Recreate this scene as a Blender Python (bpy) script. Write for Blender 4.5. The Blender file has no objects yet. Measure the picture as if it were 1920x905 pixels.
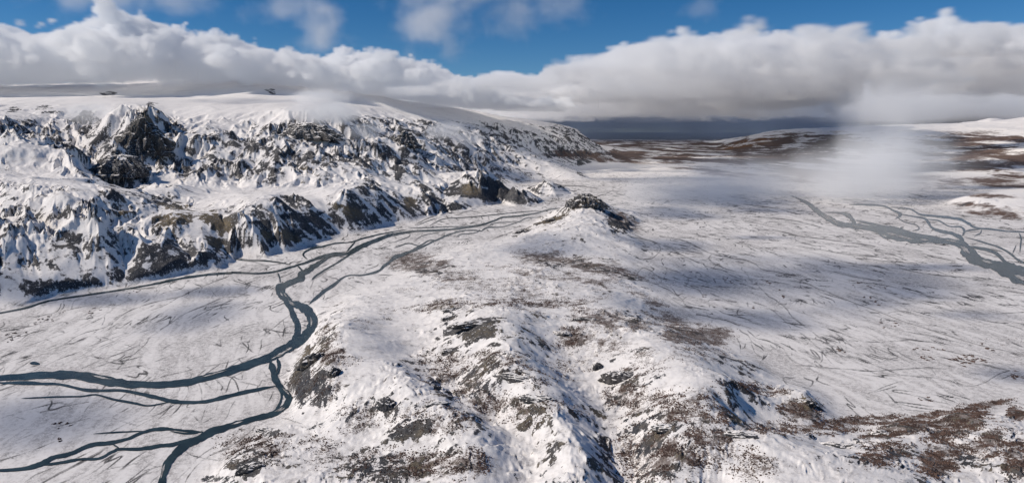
import bpy, math, random
import numpy as np
f32 = np.float32
C = bpy.context.scene.collection
random.seed(7)

# ------------------------------------------------------------------ survey: camera height and viewing rays
F, PX0, PY0, CAMH = 1251.0, 960.0, 245.0, 600.0

def ray_z(px, py, z):            # where the sight line through a surveyed point meets height z: (X/D, D, z)
    return ((px - PX0) / F, F * (CAMH - z) / (py - PY0), z)
def ray_d(px, py, D):            # the same by distance
    return ((px - PX0) / F, D, CAMH - D * (py - PY0) / F)

# ------------------------------------------------------------------ noise
def _hash(ix, iy, seed):
    h = (ix.astype(np.uint32) * np.uint32(374761393) + iy.astype(np.uint32) * np.uint32(668265263) + np.uint32((seed * 2246822519) & 0xffffffff))
    h = (h ^ (h >> np.uint32(13))) * np.uint32(1274126177)
    return h ^ (h >> np.uint32(16))

def gnoise(x, y, seed=0):        # gradient noise about -1..1
    xf = np.floor(x); yf = np.floor(y)
    ix = xf.astype(np.int32); iy = yf.astype(np.int32)
    fx = (x - xf).astype(f32); fy = (y - yf).astype(f32)
    ux = fx * fx * fx * (fx * (fx * 6 - 15) + 10); uy = fy * fy * fy * (fy * (fy * 6 - 15) + 10)
    def corner(dx, dy):
        a = _hash(ix + dx, iy + dy, seed).astype(f32) * f32(2 * math.pi / 4294967296.0)
        return np.cos(a) * (fx - dx) + np.sin(a) * (fy - dy)
    n0 = corner(0, 0); n0 += ux * (corner(1, 0) - n0)
    n1 = corner(0, 1); n1 += ux * (corner(1, 1) - n1)
    return (n0 + uy * (n1 - n0)) * f32(1.5)

def fbm(x, y, wl, octs, seed=0, gain=0.5, ridged=False):
    out = np.zeros_like(x, dtype=f32); a = 1.0; tot = 0
    for o in range(octs):
        n = gnoise(x / wl, y / wl, seed + o * 17)
        out += f32(a) * ((1 - 2 * np.abs(n)) if ridged else n)
        tot += a; a *= gain; wl *= 0.5
    return out / f32(tot)

def gnoise3(x, y, zz, seed=0):
    xf, yf, zf = np.floor(x), np.floor(y), np.floor(zz)
    ix, iy, iz = xf.astype(np.int32), yf.astype(np.int32), zf.astype(np.int32)
    fx, fy, fz = (x - xf).astype(f32), (y - yf).astype(f32), (zz - zf).astype(f32)
    q = lambda f: f * f * f * (f * (f * 6 - 15) + 10)
    ux, uy, uz = q(fx), q(fy), q(fz)
    def corner(dx, dy, dz):
        h = _hash(ix + dx + (iz + dz) * 7919, iy + dy - (iz + dz) * 104729, seed)
        a = (h & np.uint32(0xffff)).astype(f32) * f32(2 * math.pi / 65536); c = (h >> np.uint32(16)).astype(f32) / f32(32768) - 1
        s = np.sqrt(1 - c * c)
        return s * np.cos(a) * (fx - dx) + s * np.sin(a) * (fy - dy) + c * (fz - dz)
    def face(dz):
        a = corner(0, 0, dz); a += ux * (corner(1, 0, dz) - a); b = corner(0, 1, dz); b += ux * (corner(1, 1, dz) - b)
        return a + uy * (b - a)
    a = face(0); return (a + uz * (face(1) - a)) * f32(1.5)
def fbm3(x, y, zz, wl, octs, seed, gain=0.5, billow=False):
    out = np.zeros_like(x, dtype=f32); a = 1.0; tot = 0
    for o in range(octs):
        n = gnoise3(x / wl, y / wl, zz / wl, seed + 31 * o)
        out += f32(a) * (np.abs(n) * 2 - 0.5 if billow else n); tot += a; a *= gain; wl *= 0.5
    return out / f32(tot)

def sstep(a, b, x):
    t = np.clip((x - a) / (b - a), 0, 1)
    return (t * t * (3 - 2 * t)).astype(f32)

def gully(x, y, tx, ty, wl, seed):   # stripes that run down the slope; (tx,ty) = unit vector across it
    px = x / wl; py = y / wl
    cx = np.floor(px); cy = np.floor(py)
    ix = cx.astype(np.int32); iy = cy.astype(np.int32)
    c = np.zeros_like(px, dtype=f32); s = np.zeros_like(c)
    for dx in (-1, 0, 1):
        for dy in (-1, 0, 1):
            h = _hash(ix + dx, iy + dy, seed)
            rx = (h & np.uint32(0xffff)).astype(f32) / 65536; ry = (h >> np.uint32(16)).astype(f32) / 65536
            vx = (px - (cx + dx + rx)).astype(f32); vy = (py - (cy + dy + ry)).astype(f32)
            w = np.maximum(np.exp(-2.2 * (vx * vx + vy * vy)) - 0.02, 0)
            ph = (vx * tx + vy * ty) * f32(2 * math.pi * 0.8) + rx * f32(6.28)
            c += w * np.cos(ph); s += w * np.sin(ph)
    return c / np.sqrt(c * c + s * s + 0.02)

# ------------------------------------------------------------------ surveyed lines on the flood plain (px, py, width)
def zoomed(ox, oy, sc, pts, w=None):
    out = []
    for p in pts:
        out.append((ox + p[0] / sc, oy + p[1] / sc, (p[2] / sc if len(p) > 2 else w)))
    return out
q4 = lambda pts, w=None: zoomed(0, 452, 2.0, pts, w)
qa = lambda pts, w=None: zoomed(440, 330, 4.7625, pts, w)
qb = lambda pts, w=None: zoomed(740, 330, 4.7625, pts, w)
qr = lambda pts, w=None: zoomed(1500, 340, 4.114, pts, w)
q5 = lambda pts, w=2.2: zoomed(1180, 440, 3.481, pts, w)
q6 = lambda pts, w=2.0: zoomed(1540, 460, 3.0158, pts, w)

MAIN = [q4([(-260,520,22),(0,513,22),(150,505,27),(280,503,34),(400,525,36),(500,538,26),(620,538,24),(720,525,26),(820,500,26),(920,468,28),(1000,440,32),(1060,410,38),(1100,388,34),(1150,355,38),(1172,310,36),(1160,270,36),(1130,245,32),(1090,232,22),(1062,205,32),(1050,180,34),(1080,160,24),(1130,140,22)])
        + qa([(590,880,58),(650,848,50),(720,800,44),(800,748,30),(870,712,26),(1010,688,36),(1130,630,42),(1240,585,34),(1380,530,28)])
        + qb([(0,520,25),(150,497,18),(380,485,18),(560,470,16),(700,450,20),(800,430,16),(900,395,13),(960,370,13),(1100,358,13),(1250,335,11),(1380,300,10),(1500,285,9)])]
LEFTW = [
 q4([(1060,215,20),(1085,245,18),(1102,285,22),(1116,320,24),(1114,350,24),(1095,388,22),(1070,410,18)]),
 q4([(1012,450,16),(1022,480,24),(1033,520,26),(1055,555,24),(1083,588,26),(1066,622,22),(1020,648,22),(950,668,20),(880,688,22),(800,712,28),(750,740,28),(700,765,26),(655,800,28),(625,840,26),(608,905,26),(600,980,28),(600,1080,30)]),
 q4([(1040,440,12),(1046,465,14),(1042,500,12)]),
 q4([(1044,550,8),(1056,580,8),(1048,610,9),(1030,640,9)]),
 q4([(-40,530,7),(120,535,10),(220,537,9),(330,560,12),(450,560,9),(560,580,14),(640,600,16),(700,605,13),(780,600,12),(860,580,14),(940,562,13),(1035,543,10)]),
 q4([(0,540,4),(60,528,5),(130,530,7),(180,540,6)]),
 q4([(80,590,4),(180,585,5),(300,582,5),(360,576,5),(420,592,8),(500,607,8),(560,617,5),(640,602,4)]),
 q4([(-60,862,13),(80,855,13),(150,835,18),(200,812,16),(270,795,14),(340,765,14),(420,755,14),(480,740,10),(540,715,10),(600,705,14),(640,705,10),(690,711,8),(760,716,10)]),
 q4([(140,842,8),(230,830,10),(300,818,10),(370,815,8),(420,790,10),(450,780,10),(520,780,12),(600,768,14),(660,760,14),(720,738,10)]),
 q4([(415,757,7),(452,780,8)]),
 q4([(350,722,4),(450,716,5),(540,712,5)]),
 q4([(640,713,6),(700,722,7),(760,714,7)]),
 q4([(-40,282,6),(0,270,6),(100,250,8),(180,225,6),(300,206,7),(420,188,6),(560,165,6),(680,140,8),(780,126,8),(860,120,10)]) + qa([(0,862,18),(200,870,16),(350,856,17),(480,820,18),(560,797,18),(640,772,20),(720,742,26),(830,706,26),(950,690,24),(1010,688,20)]),
 qa([(20,745,12),(150,755,18),(250,755,14),(400,772,9),(500,792,7)]),
 qa([(650,745,9),(612,702,14),(660,660,16),(800,625,14),(900,602,13),(1040,590,12),(1150,556,13),(1300,520,10),(1520,480,10)]),
 qa([(1080,580,13),(1040,630,14),(1000,672,13)]),
 qa([(690,930,12),(720,895,16),(820,830,16),(900,785,14),(960,745,17),(1050,690,16)]),
 qa([(560,800,16),(590,830,16),(615,858,15)]),
 qa([(385,865,13),(400,905,13),(410,950,14)]),
 q4([(1160,236,12),(1200,200,13),(1250,165,12)]) + qa([(1000,893,11),(1150,885,15),(1280,850,22),(1340,800,26),(1400,755,22)]) + qb([(0,728,38),(100,690,26),(220,645,20),(330,592,14),(400,560,14),(480,525,13),(600,490,11),(700,485,10),(780,490,8)]),
 qb([(0,640,10),(120,602,9),(220,622,8),(300,577,9),(385,574,12)]),
 qb([(100,690,8),(230,620,12),(300,580,9)]),
 qb([(120,460,7),(300,462,8),(450,455,7),(690,446,10)]),
 qb([(310,445,5),(430,385,7),(600,372,7),(850,350,7),(1100,325,6),(1300,310,5)]),
 qb([(200,440,5),(300,400,6),(380,375,5)]),
 qb([(770,495,9),(830,460,13),(950,455,7),(1100,413,8),(1180,375,8),(1300,370,6)]),
 qb([(550,545,6),(600,520,7),(700,510,7),(770,490,7)]),
 qb([(840,445,7),(900,420,6),(1090,405,5)]),
 qb([(0,590,7),(120,545,6),(140,520,5)]),
 qb([(180,575,5),(260,530,5),(400,505,5)]),
]
RIGHTW = [
 qr([(-70,110,8),(0,140,14),(60,172,30),(120,222,40),(180,265,40),(260,312,46),(330,335,40),(430,346,46),(560,365,42),(740,405,86),(880,437,76),(1020,452,58),(1150,466,48),(1250,492,64),(1300,550,100),(1380,612,76),(1480,645,72),(1600,685,120),(1728,735,140),(1900,800,150),(2300,960,170),(2700,1150,190)]),
 qr([(590,378,14),(620,412,18),(660,435,16),(730,437,18)]),
 qr([(200,240,10),(300,242,12),(370,262,34),(405,300,32),(430,340,22)]),
 qr([(160,245,9),(230,290,30),(280,330,14)]),
 qr([(380,178,9),(500,180,16),(640,190,13),(720,225,13),(775,252,24),(738,290,15)]),
 qr([(700,198,8),(850,215,10),(930,255,14),(1100,275,16),(1220,290,18),(1300,325,19),(1350,357,15),(1480,370,12),(1600,386,10),(1728,392,9),(1850,410,9)]),
 qr([(770,252,8),(870,270,10),(960,287,18),(990,322,20),(1020,360,20),(1090,386,24),(1170,402,26),(1230,430,32),(1262,470,34)]),
 qr([(970,290,6),(1070,305,10),(1150,347,8),(1240,352,13),(1267,386,17),(1250,420,10)]),
 qr([(1385,370,8),(1310,376,10),(1268,390,10)]),
 qr([(1290,500,18),(1430,525,26),(1520,562,26),(1570,612,28),(1605,650,34)]),
 qr([(1270,428,7),(1430,475,11),(1540,512,13),(1620,557,17),(1690,612,18),(1760,640,18)]),
 qr([(1690,398,9),(1705,442,10),(1700,500,10),(1695,548,7)]),
 qr([(1400,372,6),(1390,400,8),(1345,420,8)]),
 qr([(430,300,10),(520,322,20),(640,345,14),(740,357,14),(810,385,12)]),
 qr([(1640,555,6),(1655,520,7),(1668,490,4)]),
 qr([(740,270,6),(800,310,8),(900,340,8),(915,370,9),(870,382,7)]),
 qr([(800,352,12),(780,365,8),(880,400,8),(1000,420,8)]),
]
GRAVEL = [
 q5([(200,10),(360,40),(440,80),(540,125),(660,150),(760,165),(820,190),(870,225),(960,240),(1050,265)], 2.0), q5([(540,125),(520,150),(540,180),(600,210),(680,235),(760,255),(800,310)], 3),
 q5([(200,60),(370,145),(450,180),(540,215),(620,240),(680,275),(740,295)], 1.7), q5([(150,45),(205,90),(150,150),(90,160)], 2), q5([(40,270),(90,215),(150,245),(205,290),(185,320),(90,300),(0,290)], 2),
 q5([(190,330),(270,365),(330,410),(380,465),(440,475),(520,490)], 2.6), q5([(440,520),(520,535),(620,555),(720,590)], 3.4), q5([(720,620),(780,660),(800,710),(820,770),(870,800)], 3),
 q5([(770,625),(830,670),(920,700),(1000,740),(1040,800),(1110,840),(1200,860),(1323,870)], 3), q5([(920,720),(960,750),(980,790)], 3), q5([(820,440),(900,470),(980,530),(1050,605)], 2),
 q5([(850,340),(900,390),(960,430),(1020,480),(1060,530),(1150,600),(1250,680),(1323,740)], 3), q5([(1110,635),(1180,690),(1250,750),(1300,780)], 2), q5([(360,310),(440,355),(480,390)], 2), q5([(1050,300),(1180,325),(1240,355)], 1.6),
 q5([(0,10),(140,40),(300,90),(480,120)],1.6), q5([(250,80),(340,100)],2), q5([(250,220),(340,250)],2), q5([(450,290),(520,310)],2), q5([(530,380),(640,430),(700,440)],1.6),
 q6([(0,60),(100,85),(200,105),(330,125),(380,140)], 2), q6([(440,125),(520,150),(640,165),(830,180),(950,185)], 2.6), q6([(860,195),(1000,205)]), q6([(440,225),(540,260),(640,295),(760,297)], 2.6), q6([(690,315),(770,370)]),
 q6([(380,380),(460,372),(540,390),(620,410)]), q6([(50,580),(150,620),(250,650),(310,660)], 2.5), q6([(320,660),(430,635)]), q6([(-40,685),(150,700),(300,708),(450,700),(600,690),(700,700)], 3.5),
 q6([(320,718),(440,730),(560,740),(680,755),(780,780),(850,795),(930,770),(1000,725),(1060,705)], 3.4), q6([(1020,750),(1120,710)]), q6([(270,835),(350,800),(460,765)]), q6([(300,830),(420,795)]), q6([(160,535),(210,540)]), q6([(250,545),(330,545)]),
 q6([(390,540),(540,530)]), q6([(800,378),(950,385),(1146,375)], 1.5), q6([(850,405),(960,430),(1060,438)]), q6([(70,150),(200,180),(330,200)], 1.6), q6([(200,70),(340,85),(540,100)],1.8), q6([(90,40),(300,60),(420,95)],1.6), q6([(600,60),(760,90)],2),
 q4([(240,390),(300,350),(400,320),(470,270),(560,235),(680,205),(760,170),(860,130)], 2), q4([(440,480),(540,390),(560,360)], 3), q4([(310,475),(420,430),(520,390)], 3), q4([(1085,275),(1030,320),(990,350)], 3), q4([(1062,295),(1072,340)], 3),
 q4([(600,330),(700,270),(840,210)], 3), q4([(700,300),(800,250),(930,190)], 2.5), q4([(880,470),(960,430),(1010,420)],3), q4([(760,470),(850,455),(930,430)],2),q4([(600,510),(720,480)],2),
 q4([(690,920),(720,860),(790,800),(860,770),(930,720),(960,690)], 4), q4([(1050,660),(1090,670),(1140,690),(1180,740),(1220,790),(1240,850),(1245,905)], 1.6), q4([(420,660),(530,695)],2), q4([(730,820),(800,770)],2),
 q4([(150,640),(330,600)],1.5), q4([(200,700),(340,660)],1.5), q4([(380,860),(520,830)],1.5), q4([(540,860),(640,830)],2), q4([(1180,140),(1160,180)],4), q4([(1279,95),(1230,110),(1180,140)],3), q4([(880,65),(960,80),(1010,95)],3), q4([(920,90),(1000,90),(1050,85)],2),
 q4([(0,330),(60,320),(110,318)],1.5), q4([(150,280),(210,265),(230,235)],1.5), q4([(500,180),(585,175)],3),
 [(1110,372,1.5),(1130,365,1.5),(1152,357,1.5)], [(1010,352,1.5),(1060,348,1.5),(1120,352,1.5)], [(1000,356,1.5),(1080,358,1.2)], [(1040,345,1.2),(1100,350,1.2)],
 qb([(1270,180),(1500,165)],1.2), qb([(180,440),(250,400),(380,350),(600,325),(700,310)],2.2), qb([(850,575),(960,530),(1050,500)],3),
 [(1395,382,1.3),(1450,390,1.2),(1500,402,1.2)], [(1410,405,1.3),(1480,412,1.3),(1560,432,1.3)], [(1480,440,1.3),(1560,450,1.6),(1640,462,1.6)], [(1500,462,1.3),(1600,478,1.6),(1700,487,1.6)],
 [(1450,430,1.3),(1510,445,1.3)], [(1640,470,1.6),(1730,492,1.8)], [(1690,358,1.5),(1735,370,1.5)], [(1640,366,1.2),(1680,375,1.2)],
]
TRACK = q5([(1050,265),(1180,328),(1270,370)]) + q6([(0,250),(100,290),(200,330),(330,377),(450,425),(600,472),(750,520),(900,565),(1050,597),(1200,632)])

RIVER_BEDS = MAIN + LEFTW + RIGHTW

# ------------------------------------------------------------------ surveyed heights
P = []
def Z(z, *pts):
    for p in pts: P.append(ray_z(p[0], p[1], z))
def ZZ(*pts):
    for p in pts: P.append(ray_z(*p))
def DD(*pts):
    for p in pts: P.append(ray_d(*p))
# valley floor (kept a little under zero, the sheet is clamped to the flood plain later)
Z(-22, (-180,640),(-180,800),(0,620),(0,760),(0,900),(150,640),(150,780),(300,580),(300,700),(300,850),(450,525),(450,650),(450,750),
  (330,905),(520,560),(520,640),(600,500),(700,458),(800,430),(900,412),(1000,393),(1040,380),(1080,362),
  (-180,1100),(0,1200),(250,1150))
Z(-22, (1270,470),(1250,440),(1330,540),(1420,590),(1400,500),(1480,660),(1560,720),(1650,740),(1750,720),(1880,700),(1900,600),(1700,600),(1560,560),
  (1600,480),(1480,420),(1300,410),(1230,400),(1250,350),(1400,330),(1560,370),(1700,420),(1900,480),(2100,600),(2100,720),(2100,480),
  (1200,330),(1250,300),(1320,290),(1200,290),(1150,345))
for D in (18000, 26000, 40000, 60000):
    for px in (1180, 1260, 1340): P.append(((px - PX0) / F, D, -20))
# knob hill in mid valley
ZZ((1100,374,150),(1075,384,120),(1125,386,120),(1052,404,70),(1020,420,40),(985,430,15),(935,440,-5),(1150,400,70),(1172,412,40),(1195,432,-8),
   (1080,425,85),(1110,432,75),(1060,455,52),(1110,462,42),(1160,455,30),(1190,462,20),(1222,470,-5),(1205,492,0),(1150,492,20),(1100,490,22),
   (1040,478,26),(980,470,28),(920,470,30),(860,455,2),(880,480,32),(820,470,-2),(800,500,25),(750,500,4),(770,520,22),(700,520,-6),
   (850,520,36),(920,510,40),(1000,503,44),(1080,515,42),(1150,520,34),(1220,535,14),(1280,575,2),(1250,600,14),(1330,605,2),(1385,640,0))
# foreground hills: ridges
ZZ((626,616,88),(660,645,84),(655,690,78),(640,730,66),(620,700,74),(640,760,58),(690,570,40),(620,560,6),(600,585,3),(650,530,-4),(720,550,34),
   (800,560,52),(860,560,70),(915,574,92),(945,604,112),(940,650,106),(948,690,112),(1000,726,106),(1040,775,102),(1072,840,96),(1095,905,92),(1120,1000,80),
   (740,690,82),(765,722,92),(830,755,94),(890,790,88),(905,850,86),(880,905,84),(800,860,66),(720,840,56),(700,790,58),(690,905,56),(760,905,62),
   (980,560,70),(1060,600,70),(1110,594,76),(1170,605,72),(1220,660,96),(1290,688,102),(1335,735,106),(1350,790,106),(1420,830,108),(1500,855,108),(1600,890,108),(1700,905,100),
   (1350,905,84),(1250,905,84),(1220,840,80),(1250,770,92),(1250,720,92),(1180,700,72),(1500,905,104))
# foreground hills: hollows and stream gullies
ZZ((745,600,40),(765,660,44),(800,705,50),(855,745,56),(930,785,60),(985,830,64),(1005,905,64),
   (1030,680,62),(1085,735,52),(1130,790,46),(1150,850,46),(1180,905,44),(1050,650,60),
   (1370,740,84),(1392,788,70),(1460,805,44),(1440,740,36),(1400,690,30),(1350,650,18),(1470,720,12),(1510,745,34),(1545,770,16),(1580,830,52),(1640,830,56),
   (1700,800,34),(1760,800,26),(1820,775,26),(1860,800,50),(1900,850,72),(1990,905,80),(1780,860,64),(1850,765,-2),(1920,760,4),(1620,790,-2),(1720,775,-4),
   (2050,780,20),(2100,900,60))
# bottom left hills beside the river
ZZ((545,690,4),(540,745,3),(510,785,-2),(420,840,-2),(378,900,-4),(470,862,34),(520,815,26),(430,890,22),(500,900,44),(570,880,46),(610,830,44),(600,780,36),(580,740,34),(570,700,44),
   (590,655,40),(585,625,14),(420,1000,10),(560,1000,50),(700,1000,60),(850,1000,80),(1000,1000,70),(1250,1000,80),(1500,1000,90),(1750,1000,90),(2000,1000,90))
# left massif: foot
Z(2, (-180,580),(0,574),(100,562),(200,542),(300,524),(420,497),(460,486),(560,462),(640,441),(700,427),(800,407),(900,386),(960,374),(1003,364))
# the faces climb evenly from the foot
for p in ((-180,580),(-90,577),(0,574),(50,568),(100,562),(150,552),(200,542),(250,533),(300,524),(360,511),(420,497),(460,486),(510,474),(560,462),(600,452),(640,441),(700,427),(750,417),(800,407),(850,396),(900,386),(940,378)):
    q = ray_z(p[0], p[1], 2); P.append((q[0], q[1] * 1.022, 2 + q[1] * 0.022 * 0.72)); P.append((q[0], q[1] * 0.985, -6))
# lower left spurs and benches
ZZ((-180,420,222),(0,412,222),(50,409,222),(130,404,234),(175,412,222),(60,480,115),(150,480,105),(230,482,76),(240,442,150),(300,460,108),(340,490,50),(370,478,70),(420,484,10),
   (85,434,185),(0,480,130))
DD((-180,330,3600),(-100,250,5200),(-100,205,7000),(-100,180,9000),(0,385,3100),(60,385,3090),(60,355,3250),(0,345,3400),(120,378,3130),(180,380,3150),(230,415,3090),(150,345,3500),(200,360,3450),(250,355,3800),(300,400,3300),(330,420,3150),(270,385,3350),(350,390,3700),
   (400,430,3220),(330,455,3050),(430,420,3330),(60,330,4000),(130,290,4450),(95,315,4200),(160,320,4300),(0,300,4300),(0,225,5000),(50,262,4700),(0,200,6800),(60,190,7400),(0,178,9000),(120,178,9000),
   (190,345,4450),(225,345,4700),(222,300,4750),(195,262,5300),(185,305,4900),(230,225,5600),(265,213,5700),(285,218,5720),(330,300,5250),(300,260,5450),(270,300,5100),(150,265,5600),(120,230,6000),(320,225,6300),(260,190,7500),(200,180,8800),(300,172,9800),(350,160,10500),
   (450,402,3385),(520,385,3600),(480,440,3220),(520,430,3370),(640,374,4090),(600,410,3800),(560,395,3700),(700,366,4400),(750,385,4600),(800,360,4850),(840,378,5150),(900,340,5590),(940,338,5800),(960,350,5620),(985,358,5500),
   (400,360,4500),(350,360,4300),(300,350,4300),(500,358,4600),(600,352,4676),(560,370,4150),(700,345,5004),(800,335,5699),(850,325,6400),(900,312,7655),(960,306,8600),(1000,300,10008),(1060,299,11500),(1100,292,13000),(1010,340,6300),(1040,330,8200),
   (450,335,4950),(450,280,5500),(450,230,6200),(450,195,7500),(450,150,10500),(400,320,5000),(400,250,5700),(400,205,6900),
   (600,343,4800),(600,300,5300),(600,262,5800),(580,225,6150),(600,205,7200),(600,180,9500),(530,225,6150),(530,300,5250),
   (700,335,5200),(700,290,5900),(700,240,7000),(700,200,9000),(700,178,10500),
   (800,325,5900),(800,290,6800),(800,250,8000),(800,215,10000),(800,196,11500),
   (900,305,7700),(900,275,8500),(900,240,10000),(900,211,13000),
   (1000,290,9900),(1000,265,11000),(1000,240,13000),(1000,231,14500),
   (1060,288,11500),(1060,265,13000),(1060,246,15000),(1088,251,16500),(1100,268,15500),(1110,285,13500),(1120,277,17000),(1135,274,22000))
for px, zz in ((-180,1500),(0,1500),(300,1700),(500,1650),(700,1200)): P.append(((px - PX0) / F, 13000, zz))
for px, zz in ((-180,1000),(100,1000),(400,900),(700,800),(900,700),(1000,560)): P.append(((px - PX0) / F, 20000, zz))
for px in (-180,200,600,900,1050): P.append(((px - PX0) / F, 45000, 100)); P.append(((px - PX0) / F, 62000, -10))
# hollows hidden behind the near spurs, so that each crest stands free
for px, D_, zz in ((-100,2950,185),(0,2940,185),(50,2930,180),(85,2850,140),(130,2990,185),(175,2970,180),(230,2960,135),(270,3010,125),(320,3030,110)):
    P.append(((px - PX0) / F, D_, zz))
DD((50,372,3170),(150,372,3190),(100,362,3260),(200,372,3220),(40,395,3040),(160,396,3060))
# low mesas at the far end of the terrace
ZZ((990,322,90),(1060,318,90),(1085,326,60),(1100,333,0),(1040,338,0),(1000,336,10))
# right hand uplands
DD((1380,300,14500),(1400,265,23000),(1440,249,27000),(1360,272,24500),(1345,280,22500),(1500,300,13500),(1500,265,20000),(1500,245,25000),(1600,320,10500),(1600,280,15500),(1600,241,23000),
   (1700,350,7600),(1700,300,12000),(1700,260,17000),(1700,237,22000),(1800,330,8600),(1800,300,11200),(1800,262,16000),(1790,234,22000),
   (1900,335,8200),(1900,300,10500),(1900,262,15000),(1920,222,21000),(2100,320,8500),(2100,215,20000))
ZZ((1750,385,-8),(1770,378,0),(1830,374,62),(1900,380,66),(1960,384,66),(1800,397,2),(1850,405,0),(1920,412,0),(2100,390,60),(2100,420,0),(1860,362,45),(1920,360,50))
for px in (1450,1600,1800,2000): P.append(((px - PX0) / F, 35000, 300)); P.append(((px - PX0) / F, 60000, 60))
P.append(((1860 - PX0) / F, 24500, 1010)); P.append(((1835 - PX0) / F, 24000, 800)); P.append(((1885 - PX0) / F, 24000, 850))

P = np.array(P)
CP = np.stack([P[:, 0] * 2.0, np.log(P[:, 1])], 1); CZ = P[:, 2]
def tps_fit():
    n = len(CP)
    d2 = ((CP[:, None] - CP[None]) ** 2).sum(-1)
    K = 0.5 * d2 * np.log(d2 + 1e-12)
    K[np.arange(n), np.arange(n)] = 2e-4
    A = np.zeros((n + 3, n + 3)); A[:n, :n] = K
    A[:n, n] = 1; A[:n, n + 1:] = CP; A[n, :n] = 1; A[n + 1:, :n] = CP.T
    # heights are interpolated as angles (height over distance), so near and far relief weigh alike
    b = np.zeros(n + 3); b[:n] = CZ / P[:, 1]
    return np.linalg.solve(A, b)
W = tps_fit()
def tps_eval(u, v):
    n = len(CP)
    r = np.zeros(u.shape)
    for i in range(n):
        d2 = (u * 2.0 - CP[i, 0]) ** 2 + (v - CP[i, 1]) ** 2
        r += W[i] * 0.5 * d2 * np.log(d2 + 1e-12)
    return r + W[n] + W[n + 1] * u * 2.0 + W[n + 2] * v

# ------------------------------------------------------------------ height field, finer towards the valley head
import os
NU, NV = 1700, 1400
U1 = np.linspace(-1.06, 1.06, NU)
V1 = np.concatenate([np.linspace(math.log(560), math.log(42000), NV - 50), np.linspace(math.log(42000), math.log(250000), 51)[1:]])
cu = np.linspace(-1.06, 1.06, 480); cv = np.linspace(V1[0], V1[-1], 560)
cz = tps_eval(*np.meshgrid(cu, cv))
t = np.empty((len(cv), NU)); zb = np.empty((NV, NU))
for j in range(len(cv)): t[j] = np.interp(U1, cu, cz[j])
for i in range(NU): zb[:, i] = np.interp(V1, cv, t[:, i])
U, V = np.meshgrid(U1.astype(f32), V1.astype(f32))
D = np.exp(V); X = U * D; Y = D
zb = (zb * D).astype(f32)
def blur(a, k=2):
    for _ in range(k):
        a = a.copy(); a[1:-1] = (a[:-2] + 2 * a[1:-1] + a[2:]) / 4
        a[:, 1:-1] = (a[:, :-2] + 2 * a[:, 1:-1] + a[:, 2:]) / 4
    return a
zb = blur(zb, 3)
far_fade = sstep(40000, 60000, D)
zb = zb * (1 - far_fade) - 10 * far_fade

def grad(z):
    zu = np.gradient(z, axis=1) / np.gradient(U1).astype(f32)[None, :]
    zv = np.gradient(z, axis=0) / np.gradient(V1).astype(f32)[:, None]
    gx = zu / D
    return gx, (zv - gx * X) / D

# regions
def floor_line(pts, D):
    q = sorted([ray_z(a, b, 0)[:2] for a, b in pts], key=lambda p: p[1])
    return np.interp(D, [p[1] for p in q], [p[0] for p in q]).astype(f32)
mid = floor_line([(420,905),(470,800),(500,700),(515,600),(560,520),(640,470),(780,428),(900,404),(1000,387),(1060,360),(1150,330),(1180,290),(1190,275),(1170,262)], D)
is_left = (U < mid) & (D > 1900)
rline = floor_line([(1990,905),(1930,760),(1880,745),(1560,740),(1440,640),(1380,560),(1280,480),(1240,440),(1200,400),(1170,385)], D)
is_hill = (~is_left) & (D < 5400) & (U < np.where(D < 1950, 9, rline))
is_right = (~is_left) & (~is_hill) & (D > 4200)

# the dark rock tower on the massif, and the crag of the knob hill
def tower(px, py, D_, rx, ry, h, sd):
    global zb
    q = np.sqrt(((U - (px - PX0) / F) / (rx / F)) ** 2 + ((D - D_) / ry) ** 2) + 0.35 * fbm(X, Y, 260, 4, sd, 0.6)
    zb = zb + h * (1 - sstep(0.55, 1.15, q))
tower(268, 220, 5850, 52, 330, 45, 501); tower(222, 240, 5600, 34, 200, 40, 502); tower(222, 305, 4760, 48, 180, 45, 503); tower(1095, 375, 4230, 34, 90, 26, 504)
tower(560, 232, 6350, 60, 220, 45, 505); tower(755, 262, 6900, 26, 220, 60, 506); tower(690, 300, 5900, 26, 150, 45, 507)
# the rivers keep their beds
for pts in RIVER_BEDS:
    c = np.array(pts, float)
    for (x0, y0, w0), (x1, y1, w1) in zip(c[:-1], c[1:]):
        m = 0.5 * max(w0, w1) + 9
        i0, i1 = np.searchsorted(U1, [(min(x0, x1) - m - PX0) / F, (max(x0, x1) + m - PX0) / F])
        j0, j1 = np.searchsorted(V1, [math.log(F * CAMH / (max(y0, y1) + m - PY0)), math.log(F * CAMH / max(min(y0, y1) - m - PY0, 5))])
        if i1 <= i0 or j1 <= j0: continue
        sl = (slice(j0, j1), slice(i0, i1))
        px = PX0 + F * U[sl]; py = PY0 + F * CAMH / D[sl]
        dx, dy = x1 - x0, y1 - y0
        tt = np.clip(((px - x0) * dx + (py - y0) * dy) / (dx * dx + dy * dy + 1e-9), 0, 1)
        dist = np.hypot(px - x0 - tt * dx, py - y0 - tt * dy) - 0.5 * (w0 + (w1 - w0) * tt)
        zb[sl] = np.minimum(zb[sl], -14 + np.clip(dist - 1.0, 0, 9) ** 2 * 1.2 + 200 * (dist > 8.9))
# clamp to the flood plain
k = 5.0
def soft(z): return np.where(z > 40, z, k * np.log1p(np.exp(np.minimum(z, 40) / k))).astype(f32)
zc = soft(zb)
land = sstep(3.0, 24.0, zb)

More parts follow.
